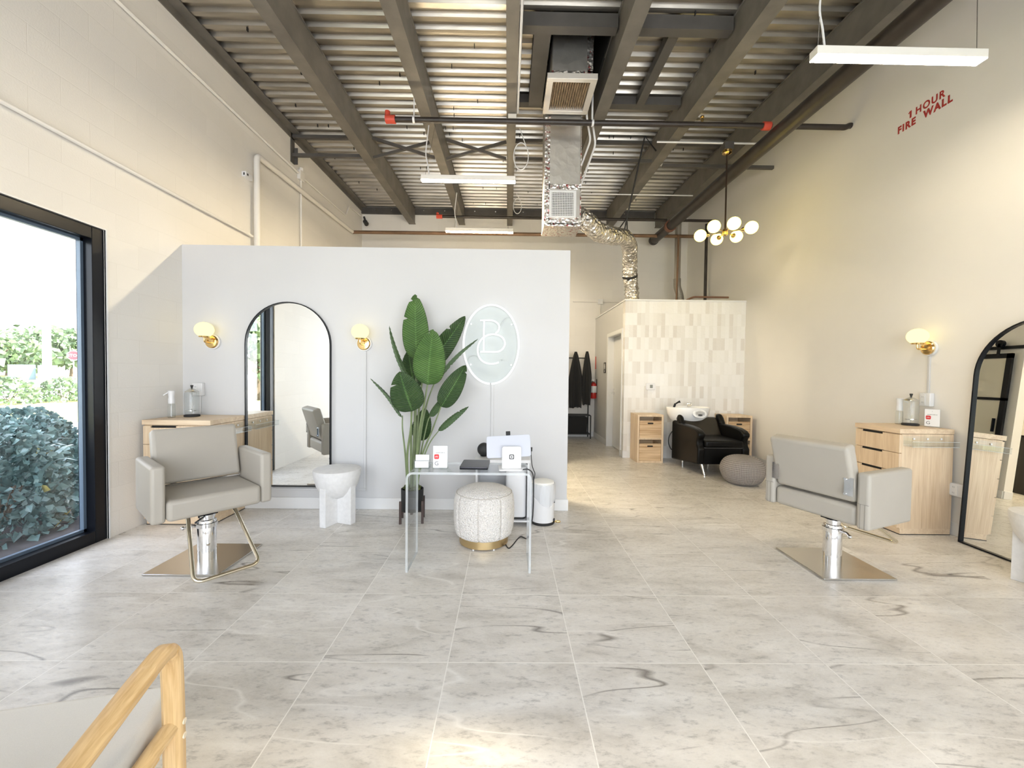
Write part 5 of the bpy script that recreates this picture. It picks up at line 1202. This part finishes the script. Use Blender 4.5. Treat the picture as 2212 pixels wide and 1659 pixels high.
# ================================================================== OUTDOORS
b = MB(); b.box(-140, XL-.35, -60, 160, -.15, -.06); struct(b.build('lawn', M_GRASS, smooth=False), 'sunlit lawn outside the window', 'lawn')
b = MB(); b.box(-10.9, -8.2, 1, 60, -.07, -.03); b.mi = 1; b.box(-11.15, -10.9, 1, 60, -.06, -.015)
struct(b.build('path', [M_PATH, mat('kerb_white', (.75, .75, .74), .7)], smooth=False), 'pale concrete path outside', 'path')
b = MB(); b.box(-54, -23.5, -60, 120, -.07, -.045); struct(b.build('road', mat('pale_asphalt', (.50, .50, .49), .9), smooth=False), 'pale road beyond the hedge', 'road')
b = MB(); b.box(-8.2, XL-.35, -2, 12, -.07, -.03); struct(b.build('planting_bed', mat('mulch', (.05, .045, .05), .9, var=(8, .4)), smooth=False), 'shaded planting bed below the window', 'ground')
def leafcloud(b, n, cfn, size, rnd, long=1.0, up=.3):
    for k in range(n):
        c, out = cfn(rnd); d = Vector((rnd.uniform(-1, 1), rnd.uniform(-1, 1), rnd.uniform(-1, 1)+up)).normalized()
        d = (d+out*.8).normalized(); s = size*rnd.uniform(.6, 1.3); x = d.cross(Vector((rnd.uniform(-1, 1), rnd.uniform(-1, 1), rnd.uniform(-.3, .3)))).normalized()*s*.5; y = d*s*long
        c = Vector(c); dr = Vector((0, 0, -.25*s*long))
        a0, m1, m2, tp = b.bm.verts.new(c), b.bm.verts.new(c+y*.5+x), b.bm.verts.new(c+y*.5-x), b.bm.verts.new(c+y+dr)
        for tri in ((a0, m1, tp), (a0, tp, m2)):
            f = b.bm.faces.new(tri); f.material_index = b.mi
def shrub(lab, loc, rx, ry, h, n, size, m, seed, group, name='shrub', strap=0, yel=0):
    t = thing(name, lab, 'shrub', loc, 0, group); rnd = random.Random(seed)
    def cf(r):
        a, z = r.uniform(0, 2*pi), r.random(); q = sqrt(max(0, 1-(z*.95)**2))*r.uniform(.55, 1)
        o = Vector((cos(a)*q, sin(a)*q, z)); return (o.x*rx, o.y*ry, o.z*h), o.normalized()
    b = MB(); leafcloud(b, n, cf, size, rnd, 1.3, .25); fo = b.build('foliage', m, t, smooth=False)
    if strap:
        b = MB()
        for k in range(strap):
            a = rnd.uniform(0, 2*pi); q = rnd.uniform(.1, .8); p = Vector((rx*q*cos(a), ry*q*sin(a), h*.55)); dv = Vector((cos(a), sin(a), 0)); ln = rnd.uniform(.35, .6); w = rnd.uniform(.02, .035); sx = Vector((-sin(a), cos(a), 0)); prev = None
            for i in range(6):
                u = i/5; c = p+dv*ln*.7*u**1.3+Vector((0, 0, ln*(1.15*u-.75*u*u))); ww = w*(1-u**2)+.002
                cur = (b.bm.verts.new(c-sx*ww), b.bm.verts.new(c+sx*ww))
                if prev: b.bm.faces.new((prev[0], prev[1], cur[1], cur[0]))
                prev = cur
        b.build('strap_leaf', m, t)['kind'] = 'stuff'
    if yel:
        b = MB(); leafcloud(b, yel, cf, size*1.9, rnd, 1.4, .3); b.build('yellow_leaf', M_BUSHY, t, smooth=False)['kind'] = 'stuff'
    b = MB()
    for k in range(5):
        a = 2*pi*k/5; b.tube([(0, 0, 0), (rx*.3*cos(a), ry*.3*sin(a), h*.5)], .012, 5)
    b.build('branch', M_BARK, t)
    return t
shrub('dark leafy shrub right outside the window glass, nearest one', (-4.25, 3.45, -.03), .42, .50, .80, 2300, .055, M_BUSH, 1, 'shrubs below the window', strap=8, yel=5)
shrub('dark leafy shrub just beyond the nearest window shrub', (-4.9, 4.0, -.03), .5, .6, .78, 2300, .058, M_BUSH, 2, 'shrubs below the window', strap=12, yel=4)
shrub('dark leafy shrub at far side of the planting bed', (-5.7, 4.9, -.03), .55, .65, .80, 2300, .06, M_BUSH, 3, 'shrubs below the window', strap=14)
shrub('dark leafy shrub at near side of the planting bed', (-5.8, 3.9, -.03), .55, .6, .72, 2000, .06, M_BUSH, 5, 'shrubs below the window', strap=10)
shrub('dark leafy shrub hidden low behind the window sill', (-4.3, 2.3, -.03), .5, .5, .75, 1800, .058, M_BUSH, 6, 'shrubs below the window', strap=6, yel=3)
shrub('dark leafy shrub beside path edge of the bed', (-7.0, 5.9, -.03), .6, .7, .80, 1800, .065, M_BUSH, 8, 'shrubs below the window', strap=12)
for k, (x, y, rx, h, n, m) in enumerate(((-19.6, 14.6, .85, .95, 700, M_HEDGE), (-19.7, 16.4, .85, 1.0, 700, M_HEDGE), (-19.5, 18.2, .85, .95, 700, M_HEDGE), (-19.9, 20.1, .9, 1.0, 700, M_HEDGE))):
    shrub(['grassy verge shrub farthest left in window view', 'grassy verge shrub left of lamp post base', 'grassy verge shrub right of lamp post base', 'grassy verge shrub at right end by window frame'][k], (x, y, -.06), rx, .88, h, n, .14, m, 20+k, 'verge shrubs beyond the lawn')
def tree(lab, loc, r, h, z0, n, size, seed, m=None):
    t = thing('tree', lab, 'tree', loc, 0, 'trees outside'); rnd = random.Random(seed)
    blobs = [(rnd.uniform(-.6, .6)*r, rnd.uniform(-.6, .6)*r, z0+(h-z0)*rnd.uniform(.3, .75), r*rnd.uniform(.4, .65)) for _ in range(9)]
    def cf(q):
        bx, by, bz, br = q.choice(blobs); o = Vector((q.gauss(0, 1), q.gauss(0, 1), q.gauss(0, 1))).normalized(); rr = br*q.uniform(.7, 1.05)
        return (bx+o.x*rr, by+o.y*rr, max(z0*.6, bz+o.z*rr*.8)), o
    b = MB(); leafcloud(b, n, cf, size, rnd, .9, .1); b.build('crown', m or M_TREE, t, smooth=False)
    b = MB(); b.tube([(0, 0, 0), (.05*r, 0, h*.35), (0, .05*r, h*.6)], [.07*r, .05*r, .03*r], 8)
    for k in range(3): a = k*2.1; b.tube([(0, 0, h*.3), (r*.4*cos(a), r*.4*sin(a), h*.6)], [.035*r, .015*r], 6)
    b.build('trunk', M_BARK, t)
tree('broad tree at left edge of the treeline beyond road', (-70, 56.7, -.06), 4.6, 6.6, 1.0, 1700, .8, 31)
tree('tree left of lamp post beyond the utility box', (-80, 68.4, -.06), 4.6, 7.4, 1.0, 1500, .8, 32)
tree('taller tree right of lamp post beyond pale fence', (-72, 65.5, -.06), 4.2, 8.0, 1.0, 1500, .8, 33)
tree('tree at window frame edge behind the stop sign', (-82, 78.0, -.06), 4.8, 8.8, 1.0, 1300, .8, 34)
tree('distant tree filling treeline gap left of lamp post', (-95, 79, -.06), 6.0, 8.6, .8, 1400, .9, 35)
tree('dark tree on the lawn seen only in wall mirror', (-12.3, -12.2, -.06), 2.6, 4.4, 1.6, 1600, .35, 36)
t = thing('lamp_post', 'tall pale lamp post standing beyond the lawn', 'lamp post', (-25.3, 22.8, -.06))
b = MB(); b.tube([(0, 0, 0), (0, 0, 12)], [.19, .10], 16); b.build('pole', M_PAINTED_POST, t)
b = MB(); b.tube([(0, 0, .0), (0, 0, .25)], .26, 16); b.build('base', M_PATH, t)
t = thing('utility_box', 'grey green utility box on grass across the road', 'utility box', (-62.0, 53.0, -.06))
b = MB(); b.box(-1.1, 1.1, -.6, .6, 0, 1.9); b.build('housing', M_BOX, t, bev=.03, smooth=False)
b = MB(); b.box(.1, .55, -.61, -.6, .95, 1.35); b.build('notice', M_CARD, t, smooth=False)
t = thing('utility_box', 'pale utility box beside the darker one', 'utility box', (-60.0, 54.0, -.06))
b = MB(); b.box(-.6, .9, -.5, .5, 0, 1.85); b.build('housing', M_FENCE, t, bev=.03, smooth=False)
t = thing('pale_fence', 'pale panel fence across the road right of lamp post', 'fence', (-58.5, 56.5, -.06), radians(0))
b = MB(); b.box(0, 7, -.03, .03, .1, 2.2); b.build('panel', M_FENCE, t, smooth=False)
for k in range(5):
    b = MB(); b.box(k*1.7-.07, k*1.7+.07, -.08, .08, 0, 2.35); b.build('post', M_PAINTED_POST, t, smooth=False)
b = MB(); b.box(0, 7, -.06, -.03, 1.1, 1.2); b.build('rail', M_PAINTED_POST, t, smooth=False)
t = thing('stop_sign', 'red stop sign at right edge of the window view', 'sign', (-36.2, 34.6, -.06), radians(45))
b = MB(); b.prism([(.42*cos(pi/8+pi/4*k), 2.55+.42*sin(pi/8+pi/4*k)) for k in range(8)], XZ, -.012, 0); b.build('border', M_CARD, t, smooth=False)
b = MB(); b.prism([(.38*cos(pi/8+pi/4*k), 2.55+.38*sin(pi/8+pi/4*k)) for k in range(8)], XZ, -.02, -.012); b.build('face', mat('sign_red', (.62, .05, .06), .4), t, smooth=False)
text('lettering', 'STOP', .30, M_CARD, t, frame_m((0, -.021, 2.45), (1, 0, 0), (0, 0, 1)), .002, 'CENTER')
b = MB(); b.tube([(0, .03, 0), (0, .03, 2.9)], .035, 8); b.build('post', M_PAINTED_POST, t)

# ================================================================== LIGHT
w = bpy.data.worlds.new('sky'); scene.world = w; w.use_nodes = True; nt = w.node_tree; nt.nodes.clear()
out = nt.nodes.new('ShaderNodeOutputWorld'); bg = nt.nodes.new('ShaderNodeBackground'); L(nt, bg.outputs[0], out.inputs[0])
tc = nt.nodes.new('ShaderNodeTexCoord'); sp = nt.nodes.new('ShaderNodeSeparateXYZ'); L(nt, tc.outputs['Generated'], sp.inputs[0])
grad = ramp(nt, sp.outputs[2], [(0.0, (.92, .97, 1.04)), (.12, (.70, .85, 1.04)), (.5, (.50, .67, 1.0)), (1.0, (.36, .54, .95))])
mp = nt.nodes.new('ShaderNodeMapping'); mp.inputs['Scale'].default_value = (1, 1, 3.2); L(nt, tc.outputs['Generated'], mp.inputs[0])
nz = N(nt, 'ShaderNodeTexNoise', i_Scale=3.2, i_Detail=7.0, i_Roughness=.6); L(nt, mp.outputs[0], nz.inputs['Vector'])
cl = ramp(nt, nz.outputs[0], [(.40, 0.0), (.56, 1.0)])
mx = N(nt, 'ShaderNodeMix', data_type='RGBA'); L(nt, cl.outputs[0], mx.inputs[0]); L(nt, grad.outputs[0], mx.inputs[6]); mx.inputs[7].default_value = (1.04, 1.02, 1.02, 1)
sky_gain = N(nt, 'ShaderNodeMapRange', i_1=-.9, i_2=.5, i_3=1.3, i_4=.52); L(nt, sp.outputs[1], sky_gain.inputs[0])  # added sky gain: brighter behind the camera, dimmer ahead, to shape the daylight
vm = N(nt, 'ShaderNodeVectorMath', operation='SCALE'); L(nt, mx.outputs[2], vm.inputs[0]); L(nt, sky_gain.outputs[0], vm.inputs['Scale']); L(nt, vm.outputs[0], bg.inputs[0]); bg.inputs[1].default_value = SKY = 3.8
def lamp(name, typ, loc, rot=(0, 0, 0), **kw):
    l = bpy.data.lights.new(name, typ); o = bpy.data.objects.new(name, l); COL.objects.link(o); o.location = loc; o.rotation_euler = rot
    for k, v in kw.items(): setattr(l, k, v)
    return o
sd = Vector((.62, .30, .72)).normalized()     # towards the sun
lamp('sun', 'SUN', (10, 5, 20), sd.to_track_quat('Z', 'Y').to_euler(), energy=13.0, angle=.01, color=(1, .95, .86))
p1 = lamp('window_portal', 'AREA', (XL-.16, (WY0+WY1)/2, WZ/2), (0, radians(-90), 0), shape='RECTANGLE', size=WZ, size_y=WY1-WY0, energy=1); p1.data.cycles.is_portal = True
p2 = lamp('storefront_portal', 'AREA', ((FX0+FX1)/2, YF-.14, (FZ0+FZ1)/2), (radians(90), 0, 0), shape='RECTANGLE', size=FX1-FX0, size_y=FZ1-FZ0, energy=1); p2.data.cycles.is_portal = True

# ================================================================== CAMERA
cam = bpy.data.cameras.new('camera'); co = bpy.data.objects.new('camera', cam); COL.objects.link(co)
yaw, pitch, roll, Hc, fpx = -1.11571240e-02, -2.40287554e-02, 1.18020428e-02, 1.36666488, 884.972584
fw = Vector((-sin(yaw)*cos(pitch), cos(yaw)*cos(pitch), sin(pitch))); r0 = Vector((cos(yaw), sin(yaw), 0)); u0 = r0.cross(fw)
r_ = r0*cos(roll)+u0*sin(roll); u_ = -r0*sin(roll)+u0*cos(roll)
co.matrix_world = Matrix(((r_.x, u_.x, -fw.x, 0), (r_.y, u_.y, -fw.y, 0), (r_.z, u_.z, -fw.z, Hc), (0, 0, 0, 1)))
cam.sensor_fit = 'HORIZONTAL'; cam.sensor_width = 36; cam.lens = fpx/2212*36; cam.clip_start = .05; cam.clip_end = 500
scene.camera = co
vs = scene.view_settings; vs.view_transform = 'Standard'; vs.look = 'None'; vs.gamma = 1; vs.use_curve_mapping = False; vs.exposure = .88
scene.cycles.sample_clamp_indirect = 8
scene.cycles.transparent_max_bounces = 32
